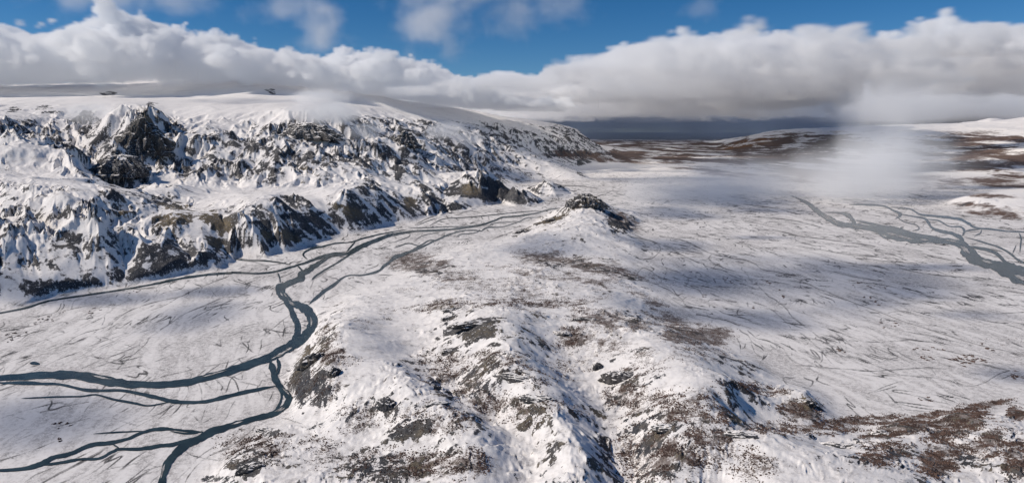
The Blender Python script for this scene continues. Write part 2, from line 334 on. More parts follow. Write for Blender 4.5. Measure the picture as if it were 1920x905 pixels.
# domain warped relief, then gullies that follow the slope
wx = X + 0.35 * 300 * fbm(X, Y, 520, 3, 3); wy = Y + 0.35 * 300 * fbm(X, Y, 520, 3, 9)
mount = np.where(is_left, 1.0, 0.0).astype(f32) * land
hill = np.where(is_hill, 1.0, 0.0).astype(f32) * land
right = np.where(is_right, 1.0, 0.0).astype(f32) * land
gx, gy = grad(blur(zc, 4)); slope0 = np.sqrt(gx * gx + gy * gy)
steep0 = sstep(0.12, 0.5, slope0)
glac = sstep(650, 960, zc + 120 * fbm(X, Y, 1500, 2, 15)) * is_left
mrel = mount * (1 - 0.9 * glac) * (0.3 + 0.7 * sstep(20, 240, zc))
z = zc.copy()
z += mrel * (0.25 + 0.75 * steep0) * 70 * (fbm(wx, wy, 1100, 3, 21, 0.5, True) - 0.35)
z += mrel * (0.1 + 0.9 * steep0) * 8 * (fbm(wx, wy, 260, 3, 26, 0.5, True) - 0.35)
z += mount * glac * 60 * fbm(wx, wy, 1700, 3, 23, 0.5)
hrel = sstep(-0.3, 0.5, fbm(X, Y, 240, 2, 33))
z += hill * (0.3 + 0.7 * hrel) * (7.5 * fbm(wx, wy, 170, 3, 31, 0.45, True) + 1.6 * fbm(wx, wy, 60, 2, 36, 0.5, True) + 0.6 * fbm(wx, wy, 22, 2, 37, 0.5, True))
z += right * 60 * fbm(wx, wy, 1800, 4, 41, 0.55, True) * sstep(20, 160, zb)
RIBS = np.zeros_like(z)
midm = sstep(4200, 4900, D); knobm = sstep(3300, 3700, D)
for i, wl in enumerate((620, 300, 150, 74, 36, 18)):
    gx, gy = grad(blur(z, 2)); s = np.sqrt(gx * gx + gy * gy) + 1e-5
    tw = 0.7 * gnoise(X / (wl * 2.3), Y / (wl * 2.3), 500 + i); tx, ty = -gy / s, gx / s
    g = gully(X, Y, tx * np.cos(tw) - ty * np.sin(tw), tx * np.sin(tw) + ty * np.cos(tw), wl, 60 + i)
    res = sstep(1.6, 3.5, wl / (D * (V1[1] - V1[0])))         # octaves finer than the sheet are left out
    amp = wl * np.minimum(s, 0.65) * res
    if wl <= 150: RIBS += g * res * (0.5, 0.45, 0.35, 0.25)[i - 2]
    z += g * amp * (mrel * (0.07, 0.075, 0.055, 0.045, 0.04, 0.035)[i] * (1 + (0.5, 1.1, 1.2, 0.9, 0.6, 0.4)[i] * midm) + (hill * (0, 0.02, 0.05, 0.055, 0.045, 0.03)[i] * (1 + 1.3 * knobm)) + right * 0.05)
# bedding: hard lava beds stand out as steps on the left massif
bed = 58.0
ph = z / bed + 0.9 * fbm(X, Y, 1500, 2, 77) + 0.25 * fbm(X, Y, 160, 3, 78)
step = ph - np.floor(ph); step = sstep(0.25, 0.8, step) - step
gx, gy = grad(z); slope = np.sqrt(gx * gx + gy * gy)
z += mrel * sstep(0.25, 0.7, slope) * bed * 0.30 * step * sstep(-0.15, 0.45, fbm(X, Y, 700, 3, 80))
ph2 = ph * 3.1; st2 = ph2 - np.floor(ph2); st2 = sstep(0.3, 0.75, st2) - st2
z += mrel * sstep(0.3, 0.8, slope) * bed * 0.07 * st2 * sstep(-0.3, 0.3, fbm(X, Y, 400, 2, 81))
z += (mrel * 1.6 * steep0 + hill * 0.35) * fbm(X, Y, 22, 3, 90, 0.55)
z = np.maximum(z, np.where(land > 0.02, 0.4 * land, 0))
z += (1 - land) * 0.15 * fbm(X, Y, 40, 2, 95)
gx, gy = grad(z); slope = np.sqrt(gx * gx + gy * gy)
PXV = (PX0 + F * U).astype(f32); PYV = (PY0 + F * (CAMH - z) / D).astype(f32)
cmin = np.minimum.accumulate(PYV, axis=0)
VIS = PYV <= cmin + 0.3
def catmull(pts, n=8):
    p = np.array([pts[0]] + list(pts) + [pts[-1]], float); out = []
    for i in range(1, len(p) - 2):
        for k in range(n):
            t = k / n
            out.append(0.5 * ((2 * p[i]) + (-p[i-1] + p[i+1]) * t + (2*p[i-1] - 5*p[i] + 4*p[i+1] - p[i+2]) * t*t + (-p[i-1] + 3*p[i] - 3*p[i+1] + p[i+2]) * t**3))
    out.append(p[-2]); return np.array(out)

def at_ground(px, py, zz):
    d = F * (CAMH - zz) / (py - PY0)
    return np.stack([(px - PX0) / F * d, d, np.full_like(d, zz)], -1)

def stroke(attr, pts, strength=1.0, soft=0.8, wob=1.0):     # lays a line of bare gravel along a surveyed course
    c = catmull(pts, 5); n = len(c); s = np.arange(n)
    sd = random.randrange(1000)
    c[:, 1] += wob * 1.2 * gnoise((s / 4.0).astype(f32), np.full(n, 3.3, f32), sd)
    c[:, 0] += wob * 2.0 * gnoise((s / 3.0).astype(f32), np.full(n, 8.3, f32), sd)
    wv = c[:, 2] * (0.75 + 0.5 * gnoise((s / 5.0).astype(f32), np.full(n, 5.3, f32), sd))
    for i in range(n - 1):
        a, b = c[i], c[i + 1]; m = max(wv[i], 0.8) * 0.5 + soft * 2
        i0, i1 = np.searchsorted(U1, [(min(a[0], b[0]) - m - PX0) / F, (max(a[0], b[0]) + m - PX0) / F])
        ylo, yhi = min(a[1], b[1]) - m, max(a[1], b[1]) + m
        dn, df = F * (CAMH - 110) / max(yhi - PY0, 4), F * CAMH / max(ylo - PY0, 3)
        j0, j1 = np.searchsorted(V1, [math.log(dn), math.log(df)])
        if i1 <= i0 or j1 <= j0: continue
        sl = (slice(j0, j1), slice(i0, i1))
        x, y = PXV[sl], PYV[sl]; fade = 0.72 + 0.7 * NOISE_P[sl]
        dx, dy = b[0] - a[0], b[1] - a[1]; L2 = dx * dx + dy * dy + 1e-9
        t = np.clip(((x - a[0]) * dx + (y - a[1]) * dy) / L2, 0, 1)
        d = np.hypot(x - a[0] - t * dx, y - a[1] - t * dy)
        hw = max(wv[i] + (wv[i+1] - wv[i]) * 0.5, 1.9) * 0.5
        val = strength * (1 - sstep(hw * 0.4, hw + soft, d)) * (fade if strength > 0.8 else 1)
        attr[sl] = np.maximum(attr[sl], val)

def locate(px, py):                                       # the terrain cell a sight line meets first
    i = int(np.clip(np.searchsorted(U1, (px - PX0) / F), 0, NU - 1))
    j = int(np.argmax(cmin[:, i] <= py))
    return j, i

def patch(attr, px, py, rx, ry, rot=0, strength=1.0, rough=0.7, gate=0.1, sharp=0.55):
    j, i = locate(px, py)
    ld = V1[j]; r = max(rx, ry) * 2.2
    i0, i1 = np.searchsorted(U1, [(px - r - PX0) / F, (px + r - PX0) / F])
    j0, j1 = np.searchsorted(V1, [ld - gate * 2.2, ld + gate * 2.2])
    sl = (slice(j0, j1), slice(i0, i1))
    if i1 <= i0 or j1 <= j0: return
    x, y = PXV[sl] - px, PYV[sl] - py
    a = math.radians(rot); ca, sa = math.cos(a), math.sin(a)
    ex = (x * ca + y * sa) / rx; ey = (-x * sa + y * ca) / ry
    d0 = np.sqrt(ex * ex + ey * ey); d = d0 + rough * NOISE_P[sl]
    g = (1 - sstep(1.3, 2.1, d0)) * (1 - sstep(gate, gate * 2, np.abs(V[sl] - ld)))
    g_ = 1 - sstep(gate, gate * 2, np.abs(V[sl] - ld))
    val = strength * g * (1 - sstep(1 - sharp, 1 + sharp, d))
    if strength > 0: attr[sl] = np.maximum(attr[sl], val)
    else: attr[sl] = np.minimum(attr[sl], val)

# noise whose grain keeps pace with distance, as finer relief shows nearer by
sc = D * 0.02
NOISE_P = (fbm(U * 60, V * 60, 2.2, 6, 200, 0.68) * 1.25).astype(f32)

bias = np.zeros_like(z)                  # bare rock pushed up (or snow, below zero)
scrub = np.zeros_like(z); heath = np.zeros_like(z); gravel = np.zeros_like(z); ochre = np.zeros_like(z)
for p in GRAVEL: stroke(gravel, p, 0.85)
for p in MAIN: stroke(gravel, [(a, b, w + 2.0) for a, b, w in p], 0.55, 1.5)
for p in LEFTW + RIGHTW: stroke(gravel, [(a, b, w + 1.3) for a, b, w in p], 0.5, 1.2)
R = lambda *a, **k: patch(bias, *a, **k)
# left massif
for a in [(262,258,62,44,25),(300,285,38,24,40),(225,250,45,22,-30),(285,225,30,24,20)]: R(*a, strength=1.7, gate=0.15)
R(222,318,52,20,8,strength=1.6); R(353,297,20,12,10); R(147,273,20,9,15); R(570,250,68,12,14,strength=1.3,gate=0.09); R(628,262,22,14,45)
R(250,357,8,12,0,strength=1.3); R(285,358,16,14,30); R(540,305,26,10,20); R(585,325,14,20,60); R(505,290,30,8,12); R(430,255,14,12,60); R(380,230,9,20,0)
R(775,262,20,26,55,strength=1.2); R(755,270,12,28,-60); R(690,300,24,20,40); R(660,300,18,28,30); R(805,275,30,14,30); R(905,270,30,10,30); R(850,300,40,10,8); R(660,325,30,14,30); R(705,318,30,16,20); R(745,315,18,22,40)
R(1000,300,50,6,5,strength=0.8); R(1050,300,50,6,8,strength=1.0); R(1045,325,40,8,3,strength=0.9); R(1025,242,30,5,18,strength=0.6); R(1060,262,24,14,40,strength=0.5); R(980,250,40,8,20,strength=0.6)
R(80,395,40,6,0); R(160,398,50,7,8,strength=1.1); R(80,415,28,12,20,strength=1.2); R(235,420,30,18,25,strength=1.2); R(262,440,40,10,30,strength=1.1); R(290,430,20,20,0,strength=1.0); R(20,380,40,10,-30); R(30,340,40,8,-25); R(120,340,10,20,-50)
R(70,470,30,10,40,strength=1.1); R(100,490,40,8,40,strength=1.1); R(15,490,20,12,-40); R(45,545,18,10,10,strength=1.2); R(138,535,10,18,20,strength=1.1); R(95,520,8,24,-10); R(205,495,30,9,25); R(180,505,10,10,0); R(310,470,9,22,20,strength=1.1); R(295,508,24,8,15); R(330,490,24,10,20); R(240,460,24,5,35); R(40,450,16,8,0); R(260,500,40,6,20,strength=0.6)
O = lambda *a, **k: patch(ochre, *a, **k)
for a in [(235,395,14,16,0),(315,410,26,28,40),(390,405,18,30,-60),(345,400,22,30,30),(412,425,18,22,45),(575,325,14,22,60),(655,395,10,26,-65),(400,450,20,12,40),(540,440,30,7,28),(500,440,16,8,35),(770,380,12,12,0),(880,355,16,10,20),(270,240,26,30,30),(300,285,24,14,40)]:
    O(*a); R(*a, strength=1.0)
R(490,416,40,4,-4,strength=1.0,gate=0.05); R(575,410,40,6,4,strength=0.9,gate=0.05); R(660,398,12,22,-65,strength=1.2,gate=0.05); R(530,435,26,5,28,strength=1.0,gate=0.05); R(600,400,24,4,-20,strength=0.8,gate=0.05)
R(880,364,40,7,2,strength=1.4,gate=0.06); R(945,358,45,14,28,strength=1.1,gate=0.07); R(850,358,24,7,10,strength=1.0,gate=0.06); R(925,368,22,14,20,strength=0.9,gate=0.05); R(800,380,26,10,-20,strength=0.6,gate=0.06); R(775,385,20,12,40,strength=0.7,gate=0.06); R(720,400,18,10,0,strength=0.5,gate=0.06); R(820,395,60,8,-12,strength=0.6,gate=0.06)
# glacier: smooth snow
S = lambda *a, **k: patch(bias, *a, **dict(k, strength=-1.6))
for a in [(90,210,150,28,0),(330,195,150,16,5),(520,195,100,20,5),(700,190,80,10,15),(60,300,50,40,30),(120,370,60,10,-10),(850,207,60,6,12),(950,228,60,5,14),(130,420,70,8,0)]: S(*a, gate=0.2)
for a in [(85,202,25,5,0),(95,210,20,4,0),(25,205,14,6,0),(205,178,20,6,0),(160,215,14,8,20),(285,195,14,5,0),(510,172,14,5,20)]: R(*a, strength=1.2, gate=0.15)
# knob hill
R(1085,372,22,10,-10,strength=1.5,gate=0.05); R(1095,384,18,6,0,strength=1.0,gate=0.05); R(1125,385,12,12,30,strength=0.9,gate=0.05); R(1165,425,26,9,20,strength=0.9,gate=0.05); R(1035,413,26,5,-12,strength=1.3,gate=0.05); O(1035,413,26,5,-12); R(975,435,20,6,-20,strength=1.1,gate=0.05)
R(1210,466,9,8,0,strength=1.0); R(1190,480,22,4,25,strength=0.9); R(1100,455,18,6,25,strength=0.6); R(1092,452,5,6,40,strength=0.9); R(1095,490,26,6,20,strength=0.7); R(1110,502,60,5,12,strength=1.0,gate=0.05); R(1170,517,30,6,15,strength=0.9,gate=0.05); R(1030,495,40,6,18,strength=0.8,gate=0.05); R(1160,490,50,6,12,strength=0.6)
H = lambda *a, **k: patch(heath, *a, **k)
H(1040,470,36,5,15,strength=0.8); H(1000,480,40,8,20,strength=0.4); H(1120,490,60,10,12,strength=0.5); H(1170,415,40,14,20,strength=0.6)
# foreground hills
R(880,612,58,11,-14,strength=1.5); R(905,625,36,14,-10,strength=0.9); R(840,596,18,6,-20,strength=1.2); R(843,582,24,5,-12,strength=1.1); R(840,658,20,5,-14,strength=1.3); R(930,645,10,5,10,strength=1.2); R(960,708,48,9,24,strength=1.2); R(945,700,16,14,0,strength=0.9); R(1005,748,38,14,20,strength=1.0); R(990,765,24,8,-10,strength=0.9)
R(725,757,19,17,-20,strength=1.8); R(735,785,12,10,0,strength=1.0); R(700,725,60,5,-28,strength=0.7); R(820,757,22,6,-12,strength=1.4); R(790,770,50,6,-14,strength=0.9); R(790,800,80,22,-6,strength=0.65); R(870,795,30,18,10,strength=0.8); R(740,880,90,24,-5,strength=0.75); R(735,880,22,9,0,strength=1.1); R(840,880,36,20,0,strength=0.6); R(780,812,36,14,0,strength=0.7)
R(1052,626,26,13,15,strength=1.1); R(1095,600,38,6,10,strength=1.2); R(1180,596,28,7,10,strength=0.9); R(1122,690,11,11,30,strength=1.6); R(1160,706,36,16,-8,strength=1.8); R(1182,735,12,14,0,strength=0.9); R(1250,805,26,14,15,strength=0.9); R(1190,765,30,12,0,strength=0.6); R(1115,640,14,8,0,strength=0.6); R(1130,615,40,8,10,strength=0.5)
R(590,690,42,34,-30,strength=1.2); R(625,700,18,34,15,strength=1.1); R(590,655,30,14,-20,strength=0.9); R(650,600,18,6,0,strength=0.9); R(560,720,26,18,0,strength=0.9); R(620,650,10,16,0,strength=0.8)
R(472,876,24,17,0,strength=1.7); R(500,808,20,8,0,strength=1.2); R(450,870,20,10,0,strength=1.0); R(395,898,24,8,0,strength=1.1); R(440,840,40,18,-20,strength=0.5); R(550,875,18,5,-10,strength=0.9); R(785,497,48,15,8,strength=0.7); R(850,510,30,10,-5,strength=0.6); R(800,520,20,8,0,strength=0.6)
R(1385,816,30,8,18,strength=1.4); R(1400,775,8,16,-15,strength=0.9); R(1560,836,36,12,10,strength=0.9); R(1650,818,24,10,0,strength=1.0); R(1640,800,18,10,0,strength=0.8); R(1430,790,30,22,20,strength=0.6); R(1500,762,20,14,0,strength=0.7); R(1700,850,30,12,0,strength=0.7); R(1810,860,18,10,0,strength=0.8)
O(1510,755,26,18,0); O(1240,800,24,12,0); O(1650,815,20,10,0); O(590,660,34,20,-20,strength=0.7); O(1060,630,18,8,0,strength=0.5); O(1150,610,40,10,0,strength=0.5)
for a in [(1060,725,40,50,30),(670,640,30,40,20),(1290,690,60,22,20),(1420,850,110,30,10),(940,850,60,40,20),(1080,830,30,50,10),(720,650,50,30,0),(1250,740,60,20,0)]: patch(bias, *a, strength=-0.5, gate=0.15)
G = lambda *a, **k: patch(scrub, *a, **k)
for a, s in [((1310,628,66,18,0),0.9),((1250,600,50,20,20),0.6),((1215,560,40,10,20),0.6),((1220,850,70,50,20),0.75),((1330,830,60,60,40),0.6),((1400,870,50,30,0),0.5),((1250,770,70,40,0),0.45),((1500,770,40,24,10),0.8),((1420,730,60,12,10),0.6),
             ((1600,790,90,10,-4),0.8),((1700,800,70,18,-12),0.9),((1790,800,60,30,-30),0.9),((1840,760,60,7,-10),0.8),((1760,860,50,30,-30),0.9),((1660,850,60,24,0),0.6),((1850,840,40,30,-30),0.7),((1905,775,16,12,30),1.0),((1905,865,24,44,0),1.0),((1560,800,60,14,0),0.7),((1450,800,60,14,0),0.5),
             ((840,690,60,30,20),0.55),((800,790,90,30,0),0.55),((740,870,110,30,0),0.6),((860,870,60,30,0),0.6),((670,780,50,30,-20),0.4),((920,750,80,30,20),0.55),((960,690,80,24,20),0.4),((590,730,50,30,0),0.7),((620,660,24,40,0),0.5),((480,840,70,30,0),0.6),((600,840,40,40,0),0.35),
             ((780,495,60,20,8),0.8),((850,515,50,14,0),0.6),((1000,560,140,20,0),0.35),((920,535,120,14,0),0.4),((1150,600,80,20,10),0.6),((1100,640,60,20,10),0.5),((1210,690,50,20,0),0.4),((1160,660,60,16,0),0.4),((1320,660,60,12,10),0.5),((1300,670,90,14,5),0.4),((840,570,60,12,-10),0.4),
             ((1110,500,120,12,12),0.7),((1010,490,60,14,15),0.5),((1060,520,160,10,8),0.45),((1870,640,60,8,0),0.25),((1060,760,50,24,0),0.25),((1180,745,50,24,0),0.6)]:
    G(*a, strength=s, gate=0.14, sharp=0.6)
# far heaths, dark plains and the thawed right-hand slopes
for a, s in [((1110,290,90,6,0),0.95),((1150,296,90,5,0),0.8),((1200,300,60,6,0),0.5),((1060,284,50,4,0),0.7),((1430,275,70,14,-12),1.0),((1480,290,110,14,-5),0.9),((1560,270,110,12,0),0.6),((1850,285,60,10,-10),0.9),((1830,312,90,9,0),0.95),((1880,335,70,9,-4),0.9),((1810,298,40,6,-8),0.8),((1780,345,40,12,0),0.6),((1900,348,60,6,0),0.8),((1500,330,120,16,0),0.55),((1440,310,90,10,0),0.6),((1840,392,60,12,8),0.85),((1900,398,50,12,4),0.9),((1870,368,70,5,3),0.6),((1700,330,60,14,0),0.35)]:
    H(*a, strength=s, gate=0.25, sharp=0.5)
R(1845,395,60,9,6,strength=0.7); R(1800,385,18,6,-20,strength=0.9)
H(600,705,10,20,0,strength=0.3)
patch(ochre, 1420, 262, 40, 7, -14, strength=1.0, gate=0.25); patch(ochre,1390,272,40,5,-10,strength=1.0,gate=0.25)

# ------------------------------------------------------------------ what lies bare, what is snowed in
nA = fbm3(X, Y, z * 1.2, 90, 4, 300, 0.62) * 1.25; nB = fbm3(X, Y, z * 1.2, 26, 3, 310, 0.6) * 1.25; nC = fbm(X, Y, 420, 3, 320)
zl = blur(z, 10); curv = (z - zl) / (D * 0.004 + 3)
# ledges: dark beds that dip to the right along the massif
dip = z + np.where(D < 3900, 0.06, 0.26) * X + 0.04 * Y + 26 * nA
ledge = gnoise(dip / 46, (X + 0.5 * Y) / 420, 330) + 0.6 * gnoise(dip / 21, (X + 0.5 * Y) / 230, 331) + 0.3 * gnoise(dip / 10, (X + 0.5 * Y) / 120, 332)
rs = np.clip(slope, 0, 1.4)
nE = fbm(X, Y, 11, 2, 340, 0.6)
nF = fbm3(X, Y, z * 1.2, 11, 2, 347, 0.6) * 1.25
face = np.maximum(sstep(0.14, 0.34, slope0) * (1 - 0.8 * glac), 0.85 * land * sstep(3900, 3500, D) * sstep(0.05, 0.16, slope0))
r_m = 0.12 * (np.clip(slope, 0, 1.0) - 0.6) + 0.17 * RIBS + 0.17 * ledge + 0.17 * nA + 0.20 * nB + 0.12 * nF + 0.12 * nC + bias * (0.28 + 0.12 * sstep(4600, 5200, D)) * (0.6 + 0.4 * sstep(0.08, 0.45, slope)) - 0.20 + 0.21 * face - 0.07 * sstep(3900, 3100, D)
strk = fbm(X + 0.5 * Y, 0.22 * (Y - 0.5 * X), 16, 3, 345, 0.6)
r_h = 0.35 * (rs - 0.75) + 0.16 * RIBS + 0.14 * nA + 0.22 * nB + 0.20 * nE + 0.22 * strk + bias * 0.36 * (0.7 + 0.3 * sstep(0.1, 0.4, slope)) - 0.03 + 0.10 * scrub
r_r = 0.5 * (rs - 0.6) + 0.2 * nA + 0.2 * nC + bias * 0.3 - 0.1
r_m = r_m + 0.13 * sstep(120, 20, zb) * sstep(3700, 3300, D)
def settle(r, sel, share):                 # snow lies until just this share of the ground is left bare
    s = sel & VIS & (D < 16000)
    return r - np.quantile(r[s][::7], 1 - share)
near_m = sstep(4300, 3700, D)
r_m = settle(r_m, is_left & (face > 0.5) & (D > 4200), 0.45) * (1 - near_m) + settle(r_m, is_left & (face > 0.5) & (D < 3800), 0.37) * near_m
r_h = settle(r_h, is_hill & (land > 0.9), 0.17)
rock = np.where(is_left, r_m, np.where(is_hill, r_h, r_r)) + 0.04 * np.clip(curv, -2, 2)
rock -= 0.30 * glac * (1 - np.clip(bias, 0, 1))
rock = 0.88 * sstep(-0.10, 0.14, rock) * np.where(is_left | is_hill | is_right, np.maximum(land, np.clip(bias, 0, 1) * 0.8), 0)
# braided dry channels: thin wandering lines stretched down the valley
fx = X + 70 * fbm(X, Y, 420, 3, 400); fy = Y + 70 * fbm(X, Y, 420, 3, 410)
fl = (1 - land) * sstep(1.4e4, 6e3, D)
def strand(x, y, s, w=0.85):                    # wandering lines of even width where the noise changes sign
    n = gnoise(x, y, s) + 0.3 * gnoise(x * 2.7, y * 2.7, s + 1)
    gu = np.gradient(n, axis=1); gv = np.gradient(n, axis=0)
    return 1 - sstep(0.2 * w, 1.5 * w, np.abs(n) / (np.sqrt(gu * gu + gv * gv) + 0.006))
def cover(wl, s, a=-0.22, b=0.42): return sstep(a, b, fbm(X, Y, wl, 5, s, 0.6))
gl = np.zeros_like(z)
for (ca, sa, wa, wb, s) in ((1, 0, 70, 520, 420), (1, 0.3, 60, 400, 430), (1, -0.45, 80, 420, 440), (1, 0.6, 60, 300, 442), (1, -0.1, 45, 380, 446), (0.6, 1, 70, 330, 448)):
    L_ = math.hypot(ca, sa)
    gl = np.maximum(gl, strand((ca * fx + sa * fy) / L_ / wa, (ca * fy - sa * fx) / L_ / wb, s) * cover(280, s + 50))
gravel = np.maximum(gravel, fl * 0.92 * gl * (0.4 + 0.9 * sstep(-0.3, 0.4, fbm(X, Y, 70, 3, 476))))
sm = fbm((fx + 0.15 * fy), fy * 0.16, 60, 5, 470, 0.65)
sm2 = fbm(fx + 0.35 * fy, (fy - 0.35 * fx) * 0.13, 34, 5, 474, 0.68)
dust = fl * np.clip(0.85 * sstep(-0.22, 0.5, sm + 0.4 * (nC + cover(300, 450) - 0.5)) + 0.85 * sstep(-0.12, 0.42, sm2 + 0.3 * cover(500, 452)), 0, 1)
dust = np.maximum(dust, mount * (1 - glac) * 0.8 * sstep(-0.1, 0.7, nB + nA + 0.4 * RIBS))
dust = np.maximum(dust, mount * glac * 0.35 * sstep(0.0, 0.6, nC + 0.6 * nA))
dust = np.maximum(dust, hill * 0.75 * sstep(-0.2, 0.6, nB + 0.8 * nA + 0.5 * strk))
# scrub thins out on rock; thaw line fuzz
scrub = np.clip(1.35 * scrub * (0.55 + 0.6 * sstep(-0.4, 0.5, nB + 0.5 * nA)) + 0.30 * hill * sstep(-0.1, 0.6, nA + nC), 0, 1)
hn = fbm(X, Y * 0.35, 420, 6, 480, 0.66)
heath = np.clip(heath * (0.30 + 1.1 * sstep(-0.45, 0.45, hn)), 0, 1)
hr = fbm(X, Y * 0.4, 1100, 6, 490, 0.66)
heath = np.maximum(heath, np.where((~is_left) & (D > 6800), 0.85 * sstep(0.20, 0.42, U + 0.25 * hr) * sstep(-0.28, 0.22, hr) * sstep(760, 430, z) * sstep(6800, 9500, D), 0))
heath = np.maximum(heath, np.where((D > 10500) & (D < 42000) & (zb < 60), 0.9 * sstep(-0.2, 0.2, hr + 0.1) * sstep(10500, 13500, D), 0))
ochre = np.maximum(ochre, 0.6 * hill * sstep(-0.15, 0.45, nA + 0.5 * nC))
# ------------------------------------------------------------------ materials
def nodes(name):
    m = bpy.data.materials.new(name); m.use_nodes = True
    t = m.node_tree; t.nodes.clear()
    return m, t
def N(t, typ, **kw):
    n = t.nodes.new(typ)
    for k, v in kw.items():
        if k.startswith('i_'):
            key = k[2:]; key = int(key) if key.isdigit() else key.replace('_', ' ')
            n.inputs[key].default_value = v
        else: setattr(n, k, v)
    return n
def math_(t, op, a, b=None, clamp=False):
    n = t.nodes.new('ShaderNodeMath'); n.operation = op; n.use_clamp = clamp
    for i, v in enumerate((a, b)):
        if v is None: continue
        if isinstance(v, (int, float)): n.inputs[i].default_value = v
        else: t.links.new(v, n.inputs[i])
    return n.outputs[0]
def mixc(t, f, a, b):
    n = t.nodes.new('ShaderNodeMix'); n.data_type = 'RGBA'
    for i, v in ((0, f), (6, a), (7, b)):
        if hasattr(v, 'node'): t.links.new(v, n.inputs[i])
        else: n.inputs[i].default_value = v if isinstance(v, (int, float)) else (*v, 1) if len(v) == 3 else v
    return n.outputs[2]
def ramp(t, x, a, b):
    n = t.nodes.new('ShaderNodeMapRange'); n.interpolation_type = 'SMOOTHSTEP'
    t.links.new(x, n.inputs[0]); n.inputs[1].default_value = a; n.inputs[2].default_value = b
    return n.outputs[0]
def noise(t, co, scale, detail=4, rough=0.55):
    n = t.nodes.new('ShaderNodeTexNoise'); n.inputs['Scale'].default_value = scale; n.inputs['Detail'].default_value = detail; n.inputs['Roughness'].default_value = rough
    t.links.new(co, n.inputs['Vector']); return n.outputs[0]

def terrain_material():
    m, t = nodes('snow_and_lava')
    L = t.links.new
    co = N(t, 'ShaderNodeNewGeometry').outputs['Position']
    at = {}
    for nm in ('rock', 'scrub', 'heath', 'gravel', 'ochre', 'dust'):
        at[nm] = N(t, 'ShaderNodeAttribute', attribute_name=nm).outputs['Fac']
    n1 = noise(t, co, 0.018, 6, 0.65); n2 = noise(t, co, 0.09, 5, 0.65); n3 = noise(t, co, 0.35, 3, 0.6); n4 = noise(t, co, 0.004, 4, 0.6)
    # snow: clean white, faintly dirtied by blown ash and grass tips
    snow = mixc(t, ramp(t, n2, 0.45, 0.75), (0.85, 0.82, 0.80), (0.72, 0.685, 0.66))
    # thin snow with the ground showing through
    df = math_(t, 'MULTIPLY', at['dust'], ramp(t, math_(t, 'ADD', math_(t, 'MULTIPLY', n3, 0.5), math_(t, 'MULTIPLY', n2, 0.5)), 0.36, 0.62))
    snow = mixc(t, math_(t, 'MULTIPLY', df, 0.78), snow, (0.29, 0.272, 0.268))
    # frozen gravel of the flood plain
    gcol = mixc(t, ramp(t, n2, 0.35, 0.65), (0.065, 0.066, 0.072), (0.13, 0.125, 0.12))
    gf = math_(t, 'ADD', at['gravel'], math_(t, 'MULTIPLY', math_(t, 'SUBTRACT', n3, 0.5), 0.55))
    gf = math_(t, 'ADD', gf, math_(t, 'MULTIPLY', math_(t, 'SUBTRACT', n2, 0.5), 0.4))
    gf = math_(t, 'MULTIPLY', ramp(t, gf, 0.12, 0.95), ramp(t, at['gravel'], 0.02, 0.15))
    col = mixc(t, gf, snow, gcol)
    # heath and thawed grass slopes, lightened in colour to stand in for distance haze
    hcol = mixc(t, ramp(t, n2, 0.3, 0.7), (0.085, 0.058, 0.052), (0.165, 0.115, 0.092))
    hcol = mixc(t, at['ochre'], hcol, (0.16, 0.075, 0.03))
    hf = math_(t, 'ADD', at['heath'], math_(t, 'MULTIPLY', math_(t, 'SUBTRACT', n1, 0.5), 1.1))
    hf = math_(t, 'MULTIPLY', ramp(t, hf, 0.25, 0.75), ramp(t, at['heath'], 0.02, 0.2))
    col = mixc(t, hf, col, hcol)
    # birch scrub poking through the snow
    scol = mixc(t, n2, (0.075, 0.05, 0.042), (0.15, 0.11, 0.09))
    sf = math_(t, 'ADD', math_(t, 'MULTIPLY', at['scrub'], 0.85), math_(t, 'MULTIPLY', math_(t, 'SUBTRACT', n3, 0.5), 1.6))
    sf = math_(t, 'ADD', sf, math_(t, 'MULTIPLY', math_(t, 'SUBTRACT', n2, 0.5), 0.9))
    sf = math_(t, 'MULTIPLY', math_(t, 'MULTIPLY', ramp(t, sf, 0.3, 0.75), ramp(t, at['scrub'], 0.03, 0.25)), 0.85)
    col = mixc(t, sf, col, scol)
    # lava rock
    rcol = mixc(t, ramp(t, n1, 0.35, 0.7), (0.033, 0.036, 0.043), (0.082, 0.078, 0.078))
    rcol = mixc(t, math_(t, 'MULTIPLY', at['ochre'], ramp(t, n2, 0.3, 0.6)), rcol, (0.135, 0.108, 0.07))
    rcol = mixc(t, math_(t, 'MULTIPLY', ramp(t, n4, 0.5, 0.75), 0.5), rcol, (0.078, 0.068, 0.058))
    hsv = N(t, 'ShaderNodeHueSaturation'); L(rcol, hsv.inputs['Color']); L(math_(t, 'ADD', 0.35, math_(t, 'MULTIPLY', ramp(t, math_(t, 'ADD', math_(t, 'MULTIPLY', n3, 0.5), math_(t, 'MULTIPLY', n2, 0.5)), 0.36, 0.64), 1.5)), hsv.inputs['Value']); rcol = hsv.outputs[0]
    rf = math_(t, 'ADD', at['rock'], math_(t, 'MULTIPLY', math_(t, 'SUBTRACT', n2, 0.5), 2.0))
    rf = math_(t, 'ADD', rf, math_(t, 'MULTIPLY', math_(t, 'SUBTRACT', n3, 0.5), 1.7))
    rf = math_(t, 'MULTIPLY', ramp(t, rf, 0.38, 0.62), ramp(t, at['rock'], 0.02, 0.2))
    col = mixc(t, rf, col, rcol)
    b = N(t, 'ShaderNodeBsdfPrincipled', i_Roughness=0.85)
    b.inputs['Specular IOR Level'].default_value = 0.15
    L(col, b.inputs['Base Color'])
    bm = N(t, 'ShaderNodeBump', i_Strength=0.6, i_Distance=1.4)
    L(math_(t, 'ADD', math_(t, 'MULTIPLY', n2, 1.0), math_(t, 'MULTIPLY', n3, 0.35)), bm.inputs['Height'])
    L(bm.outputs[0], b.inputs['Normal'])
